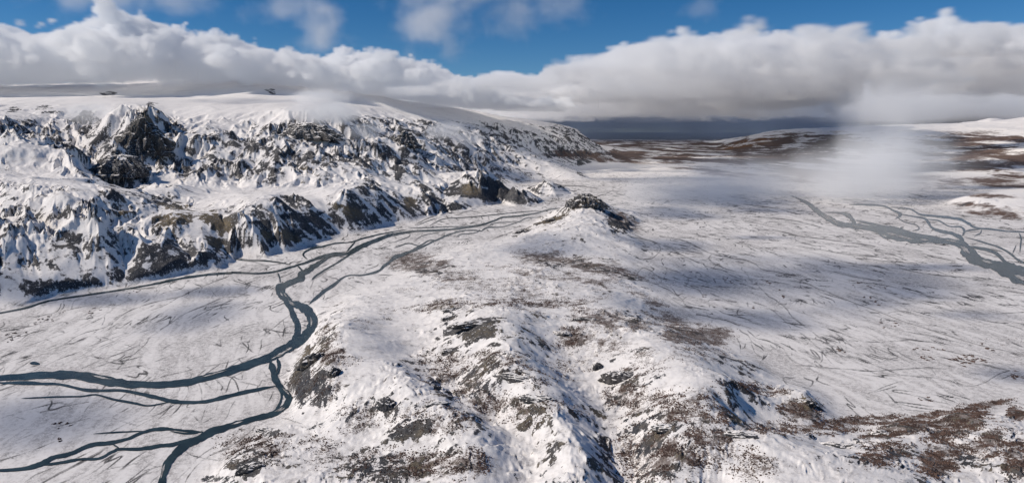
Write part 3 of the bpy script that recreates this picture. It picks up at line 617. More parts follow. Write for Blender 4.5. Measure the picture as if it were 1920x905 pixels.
    L(b.outputs[0], N(t, 'ShaderNodeOutputMaterial').inputs[0])
    return m
M_TERRAIN = terrain_material()

def water_material(name, col, rough):
    m, t = nodes(name)
    co = N(t, 'ShaderNodeNewGeometry').outputs['Position']
    c = mixc(t, ramp(t, noise(t, co, 0.02, 4), 0.35, 0.7), col, tuple(v * 1.7 for v in col))
    b = N(t, 'ShaderNodeBsdfPrincipled', i_Roughness=rough); b.inputs['IOR'].default_value = 1.33; b.inputs['Specular IOR Level'].default_value = 0.2
    t.links.new(c, b.inputs['Base Color'])
    bm = N(t, 'ShaderNodeBump', i_Strength=0.25, i_Distance=0.6); t.links.new(noise(t, co, 0.15, 3), bm.inputs['Height']); t.links.new(bm.outputs[0], b.inputs['Normal'])
    t.links.new(b.outputs[0], N(t, 'ShaderNodeOutputMaterial').inputs[0])
    return m
M_WATER = water_material('glacial_water', (0.026, 0.040, 0.044), 0.16)
M_SEA = water_material('sea_water', (0.02, 0.035, 0.06), 0.5)

def tag(o, label=None, cat=None, group=None, kind=None):
    if label: o['label'] = label
    if cat: o['category'] = cat
    if group: o['group'] = group
    if kind: o['kind'] = kind
    return o

def mesh_obj(name, co, faces, mat, attrs=None, smooth=True, origin=None):
    co = np.asarray(co, f32); faces = np.asarray(faces, np.int32)
    if origin is not None: co = co - np.asarray(origin, f32)
    me = bpy.data.meshes.new(name)
    n, k = faces.shape
    me.vertices.add(len(co)); me.vertices.foreach_set('co', co.ravel())
    me.loops.add(n * k); me.loops.foreach_set('vertex_index', faces.ravel())
    me.polygons.add(n); me.polygons.foreach_set('loop_start', np.arange(0, n * k, k, dtype=np.int32))
    me.polygons.foreach_set('use_smooth', np.full(n, smooth))
    for a, v in (attrs or {}).items():
        at = me.attributes.new(a, 'FLOAT', 'POINT'); at.data.foreach_set('value', np.asarray(v, f32).ravel())
    me.update(calc_edges=True); me.materials.append(mat)
    o = bpy.data.objects.new(name, me); C.objects.link(o)
    if origin is not None: o.location = origin
    return o

# ------------------------------------------------------------------ the terrain, one object for each landform
CO = np.stack([X, Y, z], -1).reshape(-1, 3)
ATT = {'rock': rock.ravel(), 'scrub': scrub.ravel(), 'heath': heath.ravel(), 'gravel': gravel.ravel(), 'ochre': ochre.ravel(), 'dust': dust.ravel()}
idx = np.arange(NU * NV, dtype=np.int32).reshape(NV, NU)
quads = np.stack([idx[:-1, :-1], idx[:-1, 1:], idx[1:, 1:], idx[1:, :-1]], -1)
cl = np.zeros((NV, NU), np.int8)
up = zb > 6
near_left = is_left & (D < 3900 + 0 * D) & up
bench = floor_line([(300,372),(420,372),(520,360),(640,352),(760,345),(860,325),(960,305),(1090,292)], D) if False else None
knob = is_hill & (D > F * CAMH / (505 - PY0)) & up
cl[up & is_left] = 1
cl[up & is_hill] = 2
cl[knob] = 3
cl[up & is_right] = 4
cl[(D > 42000)] = 5
cl[(is_left) & up & (Y < 3560) & (PXV < 445)] = 6
terr = is_left & up & (zb < 235) & (cl == 1) & (D < 14000)
cl[terr] = 7
fc = cl[:-1, :-1]
NAMES = {0: ('valley_floor', 'flat snowy flood plain between the mountains, streaked with dark dry channels', 'valley floor'),
         1: ('mountain', 'big glacier covered mountain with dark lava cliffs under the cloud bank', 'mountain'),
         2: ('hills', 'low rocky snow hills with brown scrub beside the river bend', 'hills'),
         3: ('hill', 'snowy hill with a brown crag on top in mid valley', 'hill'),
         4: ('upland', 'pale snow plateau with brown thawed slopes beyond the wide right river', 'upland'),
         5: ('sea', 'thin dark blue strip of sea at the horizon', 'sea'),
         6: ('mountain_spur', 'steep streaked mountain spur rising straight from the left flood plain', 'mountain spur'),
         7: ('terrace', 'flat snow terrace with a dark gullied edge below the glacier mountain', 'terrace')}
for c, (nm, lab, cat) in NAMES.items():
    fq = quads[fc == c].reshape(-1, 4)
    if not len(fq): continue
    used, inv = np.unique(fq, return_inverse=True)
    o = mesh_obj(nm, CO[used], inv.reshape(-1, 4), M_SEA if c == 5 else M_TERRAIN, {k: v[used] for k, v in ATT.items()})
    tag(o, lab, cat, kind='structure')

# ------------------------------------------------------------------ rivers
def ribbon(name, pts, zz, mat, wob=1.0, minw=0.9, n=9):
    c = catmull(pts, n); m = len(c); s = np.arange(m).astype(f32); sd = random.randrange(1000)
    d = np.gradient(c[:, :2], axis=0); d /= np.linalg.norm(d, axis=1)[:, None] + 1e-9
    nrm = np.stack([-d[:, 1], d[:, 0]], 1)
    w = np.maximum(c[:, 2], minw) * 0.5
    o1 = gnoise(s / 5, s * 0 + 1.7, sd) + 0.6 * gnoise(s / 2, s * 0 + 4.7, sd); o2 = gnoise(s / 5, s * 0 + 9.1, sd) + 0.6 * gnoise(s / 2, s * 0 + 6.1, sd)
    wl = w * (1 + 0.30 * wob * o1); wr = w * (1 + 0.30 * wob * o2)
    taper = np.minimum(1, 0.15 + np.minimum(s, m - 1 - s) / 6.0); wl *= taper; wr *= taper
    a = c[:, :2] + nrm * wl[:, None]; b = c[:, :2] - nrm * wr[:, None]
    zs = zz + s * 2e-4
    pa = at_ground(a[:, 0], a[:, 1], 0.0); pb = at_ground(b[:, 0], b[:, 1], 0.0)
    pa[:, 2] = zs; pb[:, 2] = zs
    co = np.concatenate([pa, pb]); i = np.arange(m - 1)
    fa = np.stack([i, i + 1, m + i + 1, m + i], 1)
    # face up
    e1 = co[fa[0, 1]] - co[fa[0, 0]]; e2 = co[fa[0, 3]] - co[fa[0, 0]]
    if e1[0] * e2[1] - e1[1] * e2[0] < 0: fa = fa[:, ::-1]
    return mesh_obj(name, co, fa, mat, smooth=False, origin=tuple(co[m // 2]))
o = ribbon('river', MAIN[0], 1.3, M_WATER); tag(o, 'widest blue grey river winding from the left edge past the bend and up the valley', 'river', kind='structure')
for k, p in enumerate(LEFTW):
    o = ribbon('river_channel', p, 1.25 - 0.02 * k, M_WATER)
    tag(o, 'narrow dark side channel braiding off the left river', 'river channel', 'braided channels of the left river', 'structure')
    if k == 1: o.name = 'river_branch'; del o['group']; tag(o, 'broad second arm that hugs the hill foot and leaves at the bottom of the picture', 'river')
o = ribbon('river', RIGHTW[0], 1.35, M_WATER); tag(o, 'broad dark river leaving at the right edge of the flood plain', 'river', kind='structure')
for k, p in enumerate(RIGHTW[1:]):
    o = ribbon('river_channel', p, 1.30 - 0.02 * k, M_WATER)
    tag(o, 'narrow dark side channel braiding off the right river', 'river channel', 'braided channels of the right river', 'structure')

def flat_material(name, c1, c2, scale):
    m, t = nodes(name)
    co = N(t, 'ShaderNodeNewGeometry').outputs['Position']
    b = N(t, 'ShaderNodeBsdfPrincipled', i_Roughness=0.9)
    t.links.new(mixc(t, ramp(t, noise(t, co, scale, 5, 0.6), 0.35, 0.65), c1, c2), b.inputs['Base Color'])
    t.links.new(b.outputs[0], N(t, 'ShaderNodeOutputMaterial').inputs[0]); return m
M_TRACK = flat_material('rutted_track', (0.16, 0.15, 0.15), (0.5, 0.49, 0.49), 0.05)
o = ribbon('track', [(a, b, 1.1) for a, b, w in TRACK], 0.7, M_TRACK, 0.4, 0.8); tag(o, 'thin straight vehicle track crossing the right flood plain', 'track', kind='structure')
SUN_EL, SUN_AZ = math.radians(38), math.radians(-99)      # azimuth from the view axis, negative to the left
# ------------------------------------------------------------------ clouds: density on a lattice, turned into a volume
def volume_material(name, color, aniso=0.0):
    m, t = nodes(name)
    v = t.nodes.new('ShaderNodeVolumePrincipled')
    v.inputs['Color'].default_value = (*color, 1); v.inputs['Density'].default_value = 0.001; v.inputs['Anisotropy'].default_value = aniso
    v.inputs['Density Attribute'].default_value = 'density'
    t.links.new(v.outputs[0], N(t, 'ShaderNodeOutputMaterial').inputs['Volume'])
    return m
M_CLOUD = volume_material('cloud_vapour', (0.985, 0.992, 1), 0.0)

def lattice_cloud(name, lo, hi, vox, dens, mat, label, cat='cloud', group=None):
    lo = np.array(lo, float); hi = np.array(hi, float)
    n = np.maximum(np.round((hi - lo) / np.array(vox)).astype(int) + 1, 4)
    gx = [np.linspace(lo[k], hi[k], n[k]).astype(f32) for k in range(3)]
    zz, yy, xx = np.meshgrid(gx[2], gx[1], gx[0], indexing='ij')
    d = dens(xx.ravel(), yy.ravel(), zz.ravel()).astype(f32)
    d3 = d.reshape(n[2], n[1], n[0]); d3[0] = d3[-1] = 0; d3[:, 0] = d3[:, -1] = 0; d3[:, :, 0] = d3[:, :, -1] = 0
    d = np.maximum(d3, 0).ravel() * 1000; d[d < 0.004] = 0          # per kilometre
    c = (lo + hi) / 2; half = (hi - lo) / 2
    me = bpy.data.meshes.new(name); me.vertices.add(len(d))
    at = me.attributes.new('vapour', 'FLOAT', 'POINT'); at.data.foreach_set('value', d)
    co = np.stack([xx.ravel(), yy.ravel(), zz.ravel()], 1) - c.astype(f32); me.vertices.foreach_set('co', co.ravel().astype(f32))
    me.materials.append(mat)
    o = bpy.data.objects.new(name, me); C.objects.link(o); o.location = c
    g = bpy.data.node_groups.new(name + '_volume', 'GeometryNodeTree')
    g.interface.new_socket('Geometry', in_out='INPUT', socket_type='NodeSocketGeometry'); g.interface.new_socket('Geometry', in_out='OUTPUT', socket_type='NodeSocketGeometry')
    gi = g.nodes.new('NodeGroupInput'); go = g.nodes.new('NodeGroupOutput')
    vc = g.nodes.new('GeometryNodeVolumeCube'); sm = g.nodes.new('GeometryNodeSetMaterial'); sm.inputs['Material'].default_value = mat
    vc.inputs['Min'].default_value = tuple(-half); vc.inputs['Max'].default_value = tuple(half)
    for k, ax in enumerate('XYZ'): vc.inputs['Resolution ' + ax].default_value = int(n[k])
    pos = g.nodes.new('GeometryNodeInputPosition'); sx = g.nodes.new('ShaderNodeSeparateXYZ'); g.links.new(pos.outputs[0], sx.inputs[0])
    def mt(op, a, b=None):
        q = g.nodes.new('ShaderNodeMath'); q.operation = op
        for i, v in enumerate((a, b)):
            if v is None: continue
            if isinstance(v, (int, float)): q.inputs[i].default_value = v
            else: g.links.new(v, q.inputs[i])
        return q.outputs[0]
    ids = []
    for k in range(3):
        s = (n[k] - 1) / (2 * half[k])
        ids.append(mt('ROUND', mt('MULTIPLY', mt('ADD', sx.outputs[k], float(half[k])), float(s))))
    # whole-number index, kept exact by integer maths
    def im(op, a, b):
        q = g.nodes.new('FunctionNodeIntegerMath'); q.operation = op
        for i, v in enumerate((a, b)):
            if isinstance(v, int): q.inputs[i].default_value = v
            else: g.links.new(v, q.inputs[i])
        return q.outputs[0]
    index = im('ADD', im('MULTIPLY', im('ADD', im('MULTIPLY', ids[2], int(n[1])), ids[1]), int(n[0])), ids[0])
    na = g.nodes.new('GeometryNodeInputNamedAttribute'); na.data_type = 'FLOAT'; na.inputs['Name'].default_value = 'vapour'
    si = g.nodes.new('GeometryNodeSampleIndex'); si.data_type = 'FLOAT'; si.domain = 'POINT'; si.clamp = True
    g.links.new(gi.outputs[0], si.inputs['Geometry']); g.links.new(na.outputs[0], si.inputs['Value']); g.links.new(index, si.inputs['Index'])
    g.links.new(si.outputs[0], vc.inputs['Density'])
    g.links.new(vc.outputs[0], sm.inputs[0]); g.links.new(sm.outputs[0], go.inputs[0])
    md = o.modifiers.new('vapour', 'NODES'); md.node_group = g
    tag(o, label, cat, group, 'stuff')
    print(name, n, (d > 0).mean())
    return o

M_RAIN_SHADED = volume_material('rain', (0.30, 0.38, 0.52), 0.0)  # dark blue colour carries the overcast's shade, as sun gets through its gaps
# cumulus bank lying on the glacier mountain
def top_at(px):  return np.interp(px, [-250, 0, 80, 150, 200, 290, 340, 400, 500, 560, 640, 720, 800, 860, 920, 1000], [60, 52, 72, 80, 50, 36, 52, 74, 86, 100, 104, 98, 120, 142, 165, 190])
def base_at(px): return np.interp(px, [-250, 0, 200, 400, 560, 700, 900, 1000], [166, 162, 152, 156, 172, 182, 206, 222])
def bank(x, y, zz):
    dcen = 9700 + 0.24 * np.maximum(x + 6000, 0)                       # the bank follows the crest, farther off to the right
    px = PX0 + F * x / dcen
    zt = CAMH + (PY0 - top_at(px)) * dcen / F; zbse = CAMH + (PY0 - base_at(px)) * dcen / F
    hy = 1500.0
    mid = 0.5 * (zt + zbse); hh = np.maximum(0.5 * (zt - zbse), 60)
    e = 1 - np.sqrt(((y - dcen) / hy) ** 2 + (np.where(zz > mid, (zz - mid) / hh, (zz - mid) / (hh * 1.1))) ** 2)
    wxx = x + 200 * fbm3(x, y, zz, 700, 2, 5); wyy = y + 200 * fbm3(x, y, zz, 700, 2, 6)
    b = fbm3(wxx, wyy, zz, 820, 6, 11, 0.62, True)
    f = e - 0.10 + 1.0 * b
    low = sstep(-0.2, 0.9, (zz - zbse) / hh)
    return 0.020 * sstep(0.0, 0.12, f) * (1 - 0.92 * sstep(0.08, 0.35, f)) * (0.10 + 0.90 * low)
lattice_cloud('cloud_bank', (-11800, 7600, 950), (1000, 14200, 2550), (42, 70, 34), bank, M_CLOUD, 'long white cumulus bank with grey underside lying along the glacier mountain', 'cloud bank')

# broken overcast over the right hand country
def dtop(px): return np.interp(px, [700, 860, 900, 960, 1010, 1040, 1100, 1180, 1250, 1350, 1385, 1450, 1520, 1600, 1700, 1770, 1830, 1920, 2300], [225, 165, 148, 138, 145, 116, 110, 92, 72, 70, 38, 66, 60, 70, 66, 50, 42, 44, 30])
def deck(x, y, zz):
    px = PX0 + F * x / y
    zt = CAMH + (PY0 - dtop(px)) * np.clip(y, 9000, 16000) / F
    zb_ = 1180 + 160 * gnoise(x / 2500, y / 2500, 71)
    s = (zz - zb_) / np.maximum(zt - zb_, 150)
    e = np.minimum(s * 3.0, (1 - s) * 1.6)
    e = np.minimum(e, (y - 9300 + 1100 * gnoise(x / 2200, y / 2200, 75)) / 900)
    e = np.minimum(e, (np.interp(px, [1480, 1620], [33000, 13500]) - y) / 1500)
    n = fbm3(x, y, zz * 3.2, 1900, 5, 73, 0.6); b = fbm3(x, y, zz, 760, 4, 79, 0.6, True)
    cov = fbm(x, y, 5200, 3, 83, 0.55) + 0.5 * (sstep(-0.35, 0.3, gnoise3(x / 3200, y / 3200, zz / 190, 88)) - 0.6)
    f = np.minimum(e, 0.45) - 0.30 + 0.80 * n + 0.75 * b + cov * 0.55
    return 0.0080 * sstep(0.0, 0.15, f) * (1 - 0.88 * sstep(0.10, 0.38, f)) * (0.25 + 0.75 * sstep(0.0, 0.5, s))
lattice_cloud('overcast', (-3200, 8400, 950), (26000, 34000, 3000), (110, 130, 55), deck, M_CLOUD, 'broad broken grey overcast hanging over the right hand country', 'overcast')

# the same overcast runs on to the horizon
def far_deck(x, y, zz):
    n = fbm3(x, y, zz * 3, 7000, 4, 91, 0.55)
    base = 1150 + 250 * gnoise(x / 9000, y / 9000, 92); s = (zz - base) / (3300 - base)
    return 0.0016 * sstep(-0.05, 0.35, np.minimum(np.minimum(s * 4, (1 - s) * 2), 0.4) - 0.1 + 0.7 * n)
lattice_cloud('overcast', (-26000, 34200, 700), (62000, 120000, 3900), (700, 900, 110), far_deck, M_CLOUD, 'far low cloud closing the sky above the horizon', 'overcast')

# soft puffs given by centre, radii and density
def puffs(blobs, wl, amp, seed, soft=0.5, fall=1.0):
    def fn(x, y, zz):
        es = []
        for (cx, cy_, cz), (rx, ry, rz), dn in blobs:
            es.append((1 - np.sqrt(((x - cx) / rx) ** 2 + ((y - cy_) / ry) ** 2 + ((zz - cz) / rz) ** 2), dn))
        s = np.max([e for e, _ in es], 0) > -0.6
        out = np.zeros_like(x)
        n = fbm3(x[s] + 0.5 * wl * gnoise3(x[s] / wl, y[s] / wl, zz[s] / wl, seed + 7), y[s], zz[s] * fall, wl, 5, seed, 0.6)
        o_ = np.zeros(int(s.sum()), f32)
        for e, dn in es:
            o_ = np.maximum(o_, dn * sstep(0, soft, np.minimum(e[s] - 0.12 + amp * n, (e[s] + 0.5) * 2)))
        out[s] = o_
        return out
    return fn
def sky_at(px, py, D): return ((px - PX0) / F * D, D, CAMH + (PY0 - py) * D / F)
def puff_object(name, blobs, vox, wl, amp, seed, label, cat, soft=0.5, mat=None, pad=1.6, fall=1.0):
    lo = np.min([np.array(c) - np.array(r) * pad for c, r, _ in blobs], 0); hi = np.max([np.array(c) + np.array(r) * pad for c, r, _ in blobs], 0)
    return lattice_cloud(name, lo, hi, vox, puffs(blobs, wl, amp, seed, soft, fall), mat or M_CLOUD, label, cat)
def B(px, py, D, rpx, rpy, ry, dn): return (sky_at(px, py, D), (rpx * D / F, ry, rpy * D / F), dn)

puff_object('mist', [B(1640, 300, 6000, 100, 110, 500, 0.0078), B(1690, 310, 6300, 190, 115, 700, 0.0019), B(1560, 340, 6000, 170, 100, 700, 0.0030), B(1690, 200, 6800, 150, 80, 600, 0.0030), B(1600, 345, 5600, 140, 85, 400, 0.0045), B(1540, 325, 6200, 140, 75, 600, 0.0026),
            B(1430, 340, 6200, 230, 75, 700, 0.0028), B(1310, 362, 5700, 220, 62, 600, 0.0030), B(1240, 396, 5000, 150, 34, 400, 0.0024)], (35, 45, 30), 420, 0.6, 101,
            'pale column of falling snow drifting down from the overcast onto the right plain', 'snow shower', 1.0, fall=0.55)
# far curtain of rain under the overcast
def rain(x, y, zz):
    px = PX0 + F * x / y
    n = fbm3(x, y, zz * 0.25, 6000, 3, 141)
    return 0.00022 * sstep(1000, 1130, px + 60 * n) * (1 - sstep(1480, 1700, px + 60 * n)) * sstep(-0.3, 0.3, n + 0.1) * (0.35 + 0.65 * sstep(0, 900, zz)) * (1 - sstep(1000, 1850, zz))
lattice_cloud('rain_curtain', (0, 30000, 25), (34000, 60000, 1900), (500, 600, 90), rain, M_RAIN_SHADED, 'dark blue grey curtain of rain over the far coast under the overcast', 'rain')
puff_object('cloud_wisp', [B(620, 215, 6000, 75, 32, 350, 0.006), B(560, 210, 6100, 40, 20, 250, 0.003), B(680, 245, 6100, 50, 22, 250, 0.003), B(600, 185, 6800, 90, 25, 350, 0.004)], (24, 30, 18), 260, 0.55, 111, 'torn wisp of cloud clinging to the mountain cliffs below the bank', 'cloud')
puff_object('cloud_wisp', [B(835, 245, 7600, 50, 22, 300, 0.004), B(880, 262, 7900, 45, 20, 300, 0.003)], (28, 34, 18), 260, 0.55, 113, 'thin grey wisp drifting across the far right part of the glacier mountain', 'cloud')
puff_object('cloud_wisp', [B(165, 215, 5900, 70, 30, 350, 0.0022), B(210, 235, 5700, 30, 20, 200, 0.0018)], (28, 34, 18), 300, 0.5, 115, 'faint sunlit mist on the glacier left of the dark rock tower', 'cloud')
puff_object('high_cloud', [B(200, -5, 7600, 160, 40, 600, 0.00110), B(330, 0, 7800, 80, 42, 500, 0.00110)], (38, 48, 26), 340, 1.35, 121, 'ragged thin cloud at the top of the sky above the cumulus bank', 'cloud', 0.9)
puff_object('high_cloud', [B(540, 5, 7600, 110, 46, 600, 0.00110), B(600, 60, 7600, 66, 60, 500, 0.00154)], (38, 48, 26), 320, 1.35, 123, 'grey ragged cloud in the blue over the middle of the bank', 'cloud', 0.9)
puff_object('high_cloud', [B(810, 40, 7800, 90, 80, 600, 0.00154), B(830, -20, 7800, 160, 50, 600, 0.00143), B(960, 30, 8000, 80, 60, 500, 0.00099), B(1040, 10, 8000, 80, 50, 500, 0.00077)], (38, 48, 28), 340, 1.35, 125, 'tall ragged grey cloud in the blue right of the bank', 'cloud', 0.9)
puff_object('high_cloud', [B(1310, 15, 8200, 60, 26, 400, 0.00066), B(1600, 70, 8200, 90, 22, 400, 0.00083)], (38, 48, 28), 320, 1.3, 127, 'small faint cloud in the blue above the overcast', 'cloud', 0.9)

# unseen cloud added beyond the top of the picture to shade the snow shower
def shade_over(px, py, zc_):
    g = ray_z(px, py, 0); h = zc_ / math.tan(SUN_EL)
    return (g[0] * g[1] + h * math.sin(SUN_AZ), g[1] + h * math.cos(SUN_AZ), zc_)
puff_object('overhead_cloud', [(shade_over(1350, 370, 2150), (1000, 1700, 160), 0.0055), (shade_over(1410, 360, 2150), (600, 1400, 160), 0.0045), (shade_over(1260, 400, 2150), (450, 600, 140), 0.005)], (60, 70, 40), 520, 0.5, 137, 'unseen grey cloud added overhead to shade the snow shower over the middle plain', 'cloud', 0.6)
# clouds overhead, out of the picture, whose shadows lie on the plain
def overhead(px, py, zc_, r, dn):
    g = ray_z(px, py, 0); gx_, gy_ = g[0] * g[1], g[1]
    h = zc_ / math.tan(SUN_EL)
    return ((gx_ + h * math.sin(SUN_AZ), gy_ + h * math.cos(SUN_AZ), zc_), r, dn)
puff_object('overhead_cloud', [overhead(1480, 520, 1750, (900, 800, 110), 0.0052), overhead(1330, 520, 1750, (420, 520, 110), 0.007), overhead(1280, 590, 1750, (260, 180, 90), 0.0055), overhead(1420, 600, 1750, (220, 240, 90), 0.006), overhead(1600, 560, 1750, (330, 230, 90), 0.005), overhead(1250, 460, 1750, (350, 350, 90), 0.006), overhead(1040, 470, 1750, (330, 430, 90), 0.0055),
            overhead(1720, 500, 1750, (420, 160, 90), 0.0055), overhead(1830, 590, 1750, (260, 120, 90), 0.0055), overhead(1900, 700, 1750, (120, 90, 70), 0.008), overhead(1420, 445, 1750, (260, 150, 90), 0.005)], (40, 40, 30), 380, 0.6, 131, 'broken cloud overhead shading the right hand plain', 'cloud', 0.6)
puff_object('overhead_cloud', [overhead(380, 590, 1800, (170, 260, 80), 0.006), overhead(420, 545, 1800, (200, 160, 80), 0.006), overhead(60, 780, 1800, (260, 200, 80), 0.006), overhead(150, 560, 1800, (380, 150, 90), 0.006)], (40, 40, 30), 380, 0.6, 133, 'thin broken cloud overhead shading the left hand plain', 'cloud', 0.6)
# ------------------------------------------------------------------ crags that stand out of the hillsides
def ground_at(px, py):
    j, i = locate(px, py); return np.array([X[j, i], Y[j, i], z[j, i]], float)
def crag(px, py, a, b, h, yaw, label, och=0.0, seed=0, sink=0.35, name='rock_outcrop', snow=0.62, lean=0.0, peak=False):
    g = ground_at(px, py)
    na, nb = (150, 70) if peak else (72, 34)
    th = np.linspace(0, 2 * math.pi, na, endpoint=False); ph = np.linspace(0.02, 1.75, nb)
    T, Pn = np.meshgrid(th, ph)
    d = np.stack([np.sin(Pn) * np.cos(T), np.sin(Pn) * np.sin(T), np.cos(Pn)], -1).astype(f32)
    q = d.reshape(-1, 3) * 1.6 + seed * 3.7
    r = 1 + 0.34 * fbm3(q[:, 0], q[:, 1], q[:, 2], 1.1, 5, seed + 5, 0.6, True) + 0.16 * fbm3(q[:, 0] * 3, q[:, 1] * 3, q[:, 2], 1.0, 3, seed + 9)
    v = d.reshape(-1, 3) * r[:, None]
    if peak:                                   # a ragged horn with ribs and chutes instead of a dome
        s_ = np.sqrt(d.reshape(-1, 3)[:, 0] ** 2 + d.reshape(-1, 3)[:, 1] ** 2); up_ = d.reshape(-1, 3)[:, 2] > 0
        an = T.ravel().astype(f32)
        rib = fbm3(np.cos(an) * 2.2 + seed, np.sin(an) * 2.2, s_ * 0.8, 1.0, 4, seed + 40, 0.6, True)
        prof = np.where(up_, 0.85 * (1 - s_ ** 2.4) + 0.15 * np.round((1 - s_) * 4) / 4, v[:, 2])
        k_ = 1 + 0.75 * rib
        v = np.stack([v[:, 0] * k_, v[:, 1] * k_, prof * (1 + 0.5 * fbm3(q[:, 0], q[:, 1], q[:, 2], 0.9, 4, seed + 41, 0.6))], 1)
    # flat faces of broken rock
    v[:, 2] += 0.10 * np.round(v[:, 2] * 5) / 5
    v = v * np.array([a, b, h], f32)
    v[:, 0] += lean * v[:, 2]
    cy_, sy_ = math.cos(math.radians(yaw)), math.sin(math.radians(yaw))
    v = np.stack([v[:, 0] * cy_ - v[:, 1] * sy_, v[:, 0] * sy_ + v[:, 1] * cy_, v[:, 2] - sink * h], 1)
    idx_ = np.arange(na * nb).reshape(nb, na); nx = np.roll(idx_, -1, 1)
    fa = np.stack([idx_[:-1], idx_[1:], nx[1:], nx[:-1]], -1).reshape(-1, 4)
    e1 = v[fa[:, 2]] - v[fa[:, 0]]; e2 = v[fa[:, 3]] - v[fa[:, 1]]
    fn = np.cross(e1, e2); fn /= np.linalg.norm(fn, axis=1)[:, None] + 1e-9
    vn = np.zeros((len(v), 3)); np.add.at(vn, fa.ravel(), np.repeat(fn, 4, 0)); vn /= np.linalg.norm(vn, axis=1)[:, None] + 1e-9
    nn = fbm3(v[:, 0].astype(f32), v[:, 1].astype(f32), v[:, 2].astype(f32), h * 0.9, 4, seed + 20, 0.6)
    rk = 1 - sstep(snow, snow + 0.22, vn[:, 2] + 0.5 * nn)
    if peak: rk = rk * np.clip(0.80 + 0.35 * nn, 0.45, 0.95)
    zero = np.zeros(len(v))
    o = mesh_obj(name, v, fa, M_TERRAIN, {'rock': rk, 'ochre': zero + och * sstep(-0.2, 0.3, nn), 'scrub': zero, 'heath': zero, 'gravel': zero, 'dust': zero}, True)
    o.location = g
    return tag(o, label, 'rock outcrop', 'rock outcrops on the hills')
crag(1096, 384, 104, 50, 66, -8, 'brown crag crowning the top of the hill in mid valley', 0.5, 1, 0.15, snow=0.74, peak=True)
crag(1162, 708, 42, 20, 17, -8, 'largest black rock, standing in the stream hollow right of the picture centre', 0.05, 2, 0.3, snow=0.75)
crag(1121, 690, 13, 11, 13, 30, 'small pointed black rock just left of the largest black rock', 0.0, 3, 0.3, snow=0.8)
crag(724, 758, 23, 15, 15, -25, 'rounded black rock face on the slope below the left ridge', 0.0, 4, 0.3, snow=0.78)
crag(472, 878, 25, 13, 12, 12, 'black flat slab near the bottom beside the lower river arm', 0.0, 5, 0.4, snow=0.8)
crag(498, 806, 22, 8, 7, -8, 'low dark ledge facing the river above the flat black slab', 0.25, 6, 0.4)
crag(885, 610, 62, 16, 13, 14, 'long dark cliff band under the top of the central ridge', 0.1, 7, 0.35, snow=0.68)
crag(840, 596, 20, 7, 6, 18, 'short dark ledge left of the long cliff band', 0.1, 8, 0.4)
crag(845, 581, 26, 6, 5, 12, 'thin dark ledge above the short ledge by the central ridge', 0.1, 9, 0.4)
crag(962, 710, 46, 12, 11, -30, 'dark rock rib running down the lower end of the central ridge', 0.1, 10, 0.4, snow=0.66)
crag(1008, 748, 36, 14, 11, -18, 'broken grey rock steps below the central rock rib', 0.1, 11, 0.45, snow=0.62)
crag(592, 678, 40, 22, 26, 25, 'brown cliff above the river where its two arms part', 0.6, 12, 0.45, snow=0.74)
crag(626, 700, 16, 20, 20, 0, 'tall dark buttress on the right of the brown river cliff', 0.2, 13, 0.45, snow=0.72)
crag(1050, 626, 28, 12, 10, -10, 'mossy dark rock right of the central ridge top', 0.4, 14, 0.4)
crag(1098, 600, 40, 7, 9, -8, 'dark ledge capping the small ridge behind the mossy rock', 0.2, 15, 0.4, snow=0.68)
crag(1182, 597, 26, 8, 6, -10, 'rusty brown low ledge on the back edge of the hills', 0.7, 16, 0.4)
crag(1388, 816, 30, 10, 9, -18, 'dark lip of rock in front of the shaded hollow', 0.2, 17, 0.4)
crag(1560, 836, 26, 11, 9, -10, 'grey boulder strewn step left of the mossy rock at the bottom right', 0.1, 18, 0.4)
crag(1650, 814, 22, 11, 10, 0, 'mossy yellow grey rock among red brown scrub at the bottom right', 0.7, 19, 0.4)
crag(1508, 755, 22, 12, 9, 0, 'ochre knoll at the foot of the hills by the right plain', 0.8, 20, 0.4, snow=0.8)
crag(820, 757, 24, 7, 6, 14, 'thin dark shelf right of the rounded black rock face', 0.1, 21, 0.4)
crag(840, 658, 18, 6, 5, 14, 'lone dark ledge in the middle of the snowy central slope', 0.05, 22, 0.4)
crag(1248, 803, 24, 12, 8, -10, 'brown rocky hump right of the stream gully', 0.6, 23, 0.45)
crag(976, 436, 34, 14, 12, 20, 'dark rock bank at the left foot of the mid valley hill', 0.2, 24, 0.4, snow=0.8)
crag(262, 272, 235, 150, 230, -20, 'towering dark rock crag high on the glacier mountain', 0.25, 31, 0.22, snow=0.74, lean=0.12, peak=True)
crag(222, 322, 215, 120, 120, -10, 'dark hump of bare rock below the towering crag', 0.05, 32, 0.22, snow=0.72, peak=True)
crag(575, 252, 290, 100, 120, -15, 'long dark cliff under the torn cloud on the mountain', 0.15, 33, 0.25, snow=0.66, peak=True)
crag(760, 272, 140, 110, 120, -30, 'dark buttress on the mountain right of the torn cloud', 0.15, 34, 0.22, snow=0.68, peak=True)
crag(1036, 413, 48, 14, 14, 18, 'ochre rock bank on the left flank of the mid valley hill', 0.7, 25, 0.4, snow=0.8)

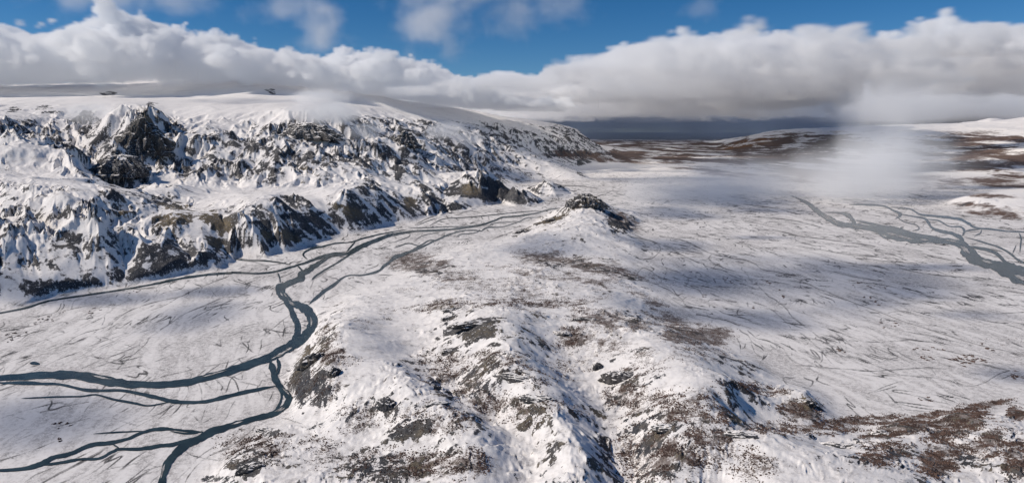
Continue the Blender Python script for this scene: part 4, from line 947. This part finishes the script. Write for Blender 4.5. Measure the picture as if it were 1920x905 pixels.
# ------------------------------------------------------------------ birch scrub: bare twiggy clumps, far too many to count
def twig_material():
    m, t = nodes('bare_birch_twigs')
    co = N(t, 'ShaderNodeNewGeometry').outputs['Position']
    b = N(t, 'ShaderNodeBsdfPrincipled', i_Roughness=0.9); b.inputs['Specular IOR Level'].default_value = 0.1
    t.links.new(mixc(t, ramp(t, noise(t, co, 0.05, 4, 0.6), 0.35, 0.65), (0.065, 0.047, 0.043), (0.15, 0.10, 0.083)), b.inputs['Base Color'])
    t.links.new(b.outputs[0], N(t, 'ShaderNodeOutputMaterial').inputs[0]); return m
M_TWIG = twig_material()
rng = np.random.default_rng(11)
def clumps(pos, size, lobes=2):
    n = len(pos)
    base = np.array([[1, 0, 0], [0, 1, 0], [-1, 0, 0], [0, -1, 0], [0, 0, 1], [0, 0, -0.4]], float)
    tri = np.array([[0, 1, 4], [1, 2, 4], [2, 3, 4], [3, 0, 4], [1, 0, 5], [2, 1, 5], [3, 2, 5], [0, 3, 5]])
    V_, F_ = [], []
    k = 0
    for l in range(lobes):
        off = rng.normal(0, 0.55, (n, 3)) * size[:, None] * (l > 0); off[:, 2] = np.abs(off[:, 2]) * 0.4
        jit = base[None] * rng.uniform(0.55, 1.35, (n, 6, 1)) + rng.normal(0, 0.12, (n, 6, 3))
        ang = rng.uniform(0, 6.28, n); ca, sa = np.cos(ang)[:, None], np.sin(ang)[:, None]
        x = jit[..., 0] * ca - jit[..., 1] * sa; y = jit[..., 0] * sa + jit[..., 1] * ca
        v = np.stack([x, y, jit[..., 2] * 1.2], -1) * size[:, None, None] * (1 if l == 0 else 0.75) + (pos + off)[:, None]
        V_.append(v.reshape(-1, 3)); F_.append((tri[None] + (np.arange(n) * 6)[:, None, None]).reshape(-1, 3) + k); k += n * 6
    return np.concatenate(V_), np.concatenate(F_)
def scatter(mask_w, count, smin, smax):
    w_ = (mask_w * D * D * (D < 4300) * VIS).ravel().astype(float); w_ /= w_.sum()
    cells = rng.choice(len(w_), count, p=w_)
    j, i = np.unravel_index(cells, z.shape)
    j = np.clip(j, 0, NV - 2); i = np.clip(i, 0, NU - 2)
    a = rng.random(count); b = rng.random(count)
    lerp = lambda A: ((A[j, i] * (1 - a) + A[j, i + 1] * a) * (1 - b) + (A[j + 1, i] * (1 - a) + A[j + 1, i + 1] * a) * b)
    s = rng.uniform(smin, smax, count) * rng.uniform(0.6, 1.0, count)
    p = np.stack([lerp(X), lerp(Y), lerp(z)], 1); p[:, 2] += s * 0.15
    return p, s
dens = np.clip(scrub - 0.12, 0, 1) ** 1.3 * sstep(-0.25, 0.35, fbm(X, Y, 34, 4, 600, 0.65)) * (1 - 0.75 * rock)
for nm, sel, cnt, lab in (('birch_scrub', (PXV >= 1100) & (PYV > 690), 30000, 'reddish brown bare scrub over the hills at the bottom right'),
                     ('birch_scrub', (PXV < 1100) & (PYV > 560), 20000, 'thin dark scrub speckling the snow of the left foreground hills'),
                     ('birch_scrub', (PYV <= 690) & ((PXV >= 1100) | (PYV <= 560)), 12000, 'grey brown scrub along the back of the hills and round the mid valley hill')):
    p, s = scatter(dens * sel, cnt, 0.55, 1.75)
    v, fa = clumps(p, s)
    o = mesh_obj(nm, v, fa, M_TWIG, smooth=False); tag(o, lab, 'scrub', kind='stuff')

# ------------------------------------------------------------------ single shrubs one can count on the plains
def shrub_mesh(seed):
    r_ = np.random.default_rng(seed)
    V_, F_ = clumps(np.zeros((7, 3)) + np.stack([r_.normal(0, 1.3, 7), r_.normal(0, 1.3, 7), r_.uniform(0.1, 0.5, 7)], 1), r_.uniform(1.2, 2.2, 7), 2)
    o = mesh_obj('shrub', V_, F_, M_TWIG, smooth=False); return o
protos = [shrub_mesh(s) for s in (1, 2, 3)]
used_ = [False] * 3
def place_shrub(px, py, lab, grp):
    k = random.randrange(3); g = ground_at(px, py)
    if not used_[k]: o = protos[k]; used_[k] = True
    else: o = protos[k].copy(); C.objects.link(o)
    o.name = 'shrub'; o.location = g; o.rotation_euler = (0, 0, random.uniform(0, 6.28)); s = random.uniform(0.6, 1.15) * (0.6 + g[1] / 5000); o.scale = (s * 1.15, s * 1.15, s * 0.9)
    tag(o, lab, 'shrub', grp)
PLR = ('small dark shrub dotting the snowy plain below the right river', 'shrubs dotting the right flood plain')
PLL = ('small dark shrub dotting the snowy plain left of the river bend', 'shrubs dotting the left flood plain')
def cluster(zoom, boxes, lg):
    for x0, y0, x1, y1, n in boxes:
        for _ in range(n):
            t_ = random.random(); p = zoom([(x0 + (x1 - x0) * t_, y0 + (y1 - y0) * t_ + random.gauss(0, 9))], 1)[0]
            place_shrub(p[0], p[1], *lg)
cluster(q6, [(545, 632, 640, 640, 9), (720, 635, 930, 650, 26), (760, 660, 860, 668, 8), (1070, 735, 1150, 750, 14), (170, 215, 370, 250, 10), (230, 285, 350, 340, 10), (390, 445, 440, 460, 6), (540, 880, 630, 880, 4), (520, 580, 700, 590, 8), (90, 585, 130, 610, 5), (320, 450, 360, 470, 4), (900, 560, 1010, 640, 5)], PLR)
cluster(q5, [(580, 270, 720, 330, 7), (860, 290, 920, 320, 6), (980, 380, 1010, 420, 5), (790, 470, 810, 480, 3), (440, 360, 520, 420, 4)], PLR)
cluster(q4, [(20, 370, 100, 325, 10), (130, 310, 200, 285, 6), (195, 685, 265, 685, 7), (220, 745, 240, 745, 2), (150, 300, 260, 250, 7), (470, 195, 520, 190, 4), (330, 265, 400, 250, 5)], PLL)

# ------------------------------------------------------------------ pond and gravel bars
def pond(px, py, rx, ry):
    a = np.linspace(0, 2 * math.pi, 40, endpoint=False); r = 1 + 0.18 * np.sin(2 * a + 1) + 0.1 * np.sin(3 * a)
    v = at_ground(px + rx * r * np.cos(a), py + ry * r * np.sin(a), 0.0); v[:, 2] = 0.9
    me = bpy.data.meshes.new('pond'); o_ = v.mean(0)
    me.from_pydata([tuple(p - o_) for p in v], [], [tuple(range(39, -1, -1))]); me.materials.append(M_WATER); me.update()
    if me.polygons[0].normal.z < 0: me.flip_normals()
    o = bpy.data.objects.new('pond', me); C.objects.link(o); o.location = o_; return o
tag(pond(65, 681, 8, 3.4), 'small dark pond on the snow above the left end of the river', 'pond', kind='structure')
M_BAR = flat_material('snowy_gravel_bar', (0.62, 0.6, 0.59), (0.16, 0.155, 0.15), 0.08)
def bars(pts, n, zz, lab, grp, lo=0.05, hi=0.98):
    c = catmull(pts, 6); m = len(c); sdir = np.gradient(c[:, :2], axis=0); sdir /= np.linalg.norm(sdir, axis=1)[:, None] + 1e-9
    for _ in range(n):
        k = int(random.uniform(lo, hi) * (m - 8)); L_ = random.randrange(4, 8); w_ = max(c[k + 3, 2], 1.5); side = random.uniform(-0.30, 0.30)
        if w_ < 5: continue
        seg = []
        for q in range(L_):
            tt = q / (L_ - 1); nn_ = np.array([-sdir[k + q, 1], sdir[k + q, 0]])
            p = c[k + q, :2] + nn_ * side * w_
            seg.append((p[0], p[1], max(0.2, w_ * random.uniform(0.12, 0.26) * math.sin(math.pi * (0.06 + 0.88 * tt)))))
        o = ribbon('gravel_bar', seg, zz, M_BAR, 1.0, 0.25, 5); tag(o, lab, 'gravel bar', grp, 'structure')
bars(MAIN[0], 12, 1.7, 'thin snowy gravel bar in the winding left river', 'gravel bars in the left river')
bars(LEFTW[1], 7, 1.7, 'thin snowy gravel bar in the arm along the hill foot', 'gravel bars in the lower river arm')
bars(RIGHTW[0], 16, 1.8, 'pale gravel bar in the broad right river', 'gravel bars in the right river', 0.15)
# ------------------------------------------------------------------ camera, light, picture
sc_ = bpy.context.scene
cam = bpy.data.cameras.new('camera'); co_ = bpy.data.objects.new('camera', cam); C.objects.link(co_)
cam.sensor_width = 36; cam.lens = 36 * F / 1920; cam.shift_y = -(452.5 - PY0) / 1920
cam.clip_start = 5; cam.clip_end = 600000
co_.location = (0, 0, CAMH); co_.rotation_euler = (math.radians(90), 0, 0)
sc_.camera = co_
sd = (math.cos(SUN_EL) * math.sin(SUN_AZ), math.cos(SUN_EL) * math.cos(SUN_AZ), math.sin(SUN_EL))
sl = bpy.data.lights.new('sun', 'SUN'); sl.energy = 3.8; sl.angle = math.radians(0.5); sl.color = (1, 0.91, 0.80)
so = bpy.data.objects.new('sun', sl); C.objects.link(so)
from mathutils import Vector
so.rotation_euler = Vector(sd).to_track_quat('Z', 'Y').to_euler()
w = bpy.data.worlds.new('World'); sc_.world = w; w.use_nodes = True
t = w.node_tree; t.nodes.clear()
sky = t.nodes.new('ShaderNodeTexSky'); sky.sky_type = 'NISHITA'; sky.sun_disc = False
sky.sun_elevation = SUN_EL; sky.sun_rotation = SUN_AZ; sky.altitude = 3000; sky.air_density = 1.0; sky.dust_density = 0.05; sky.ozone_density = 4.0
bg = t.nodes.new('ShaderNodeBackground'); bg.inputs[1].default_value = 0.09
hs = t.nodes.new('ShaderNodeHueSaturation'); hs.inputs['Saturation'].default_value = 1.3; hs.inputs['Value'].default_value = 0.8
t.links.new(sky.outputs[0], hs.inputs['Color']); t.links.new(hs.outputs[0], bg.inputs[0])
t.links.new(bg.outputs[0], t.nodes.new('ShaderNodeOutputWorld').inputs[0])
vs = sc_.view_settings; vs.view_transform = 'Standard'; vs.look = 'None'; vs.exposure = 0.0; vs.gamma = 1.0; vs.use_curve_mapping = False
sc_.render.engine = 'CYCLES'
cy = sc_.cycles
cy.max_bounces = 24; cy.volume_bounces = 20; cy.diffuse_bounces = 2; cy.transparent_max_bounces = 16
cy.use_denoising = True
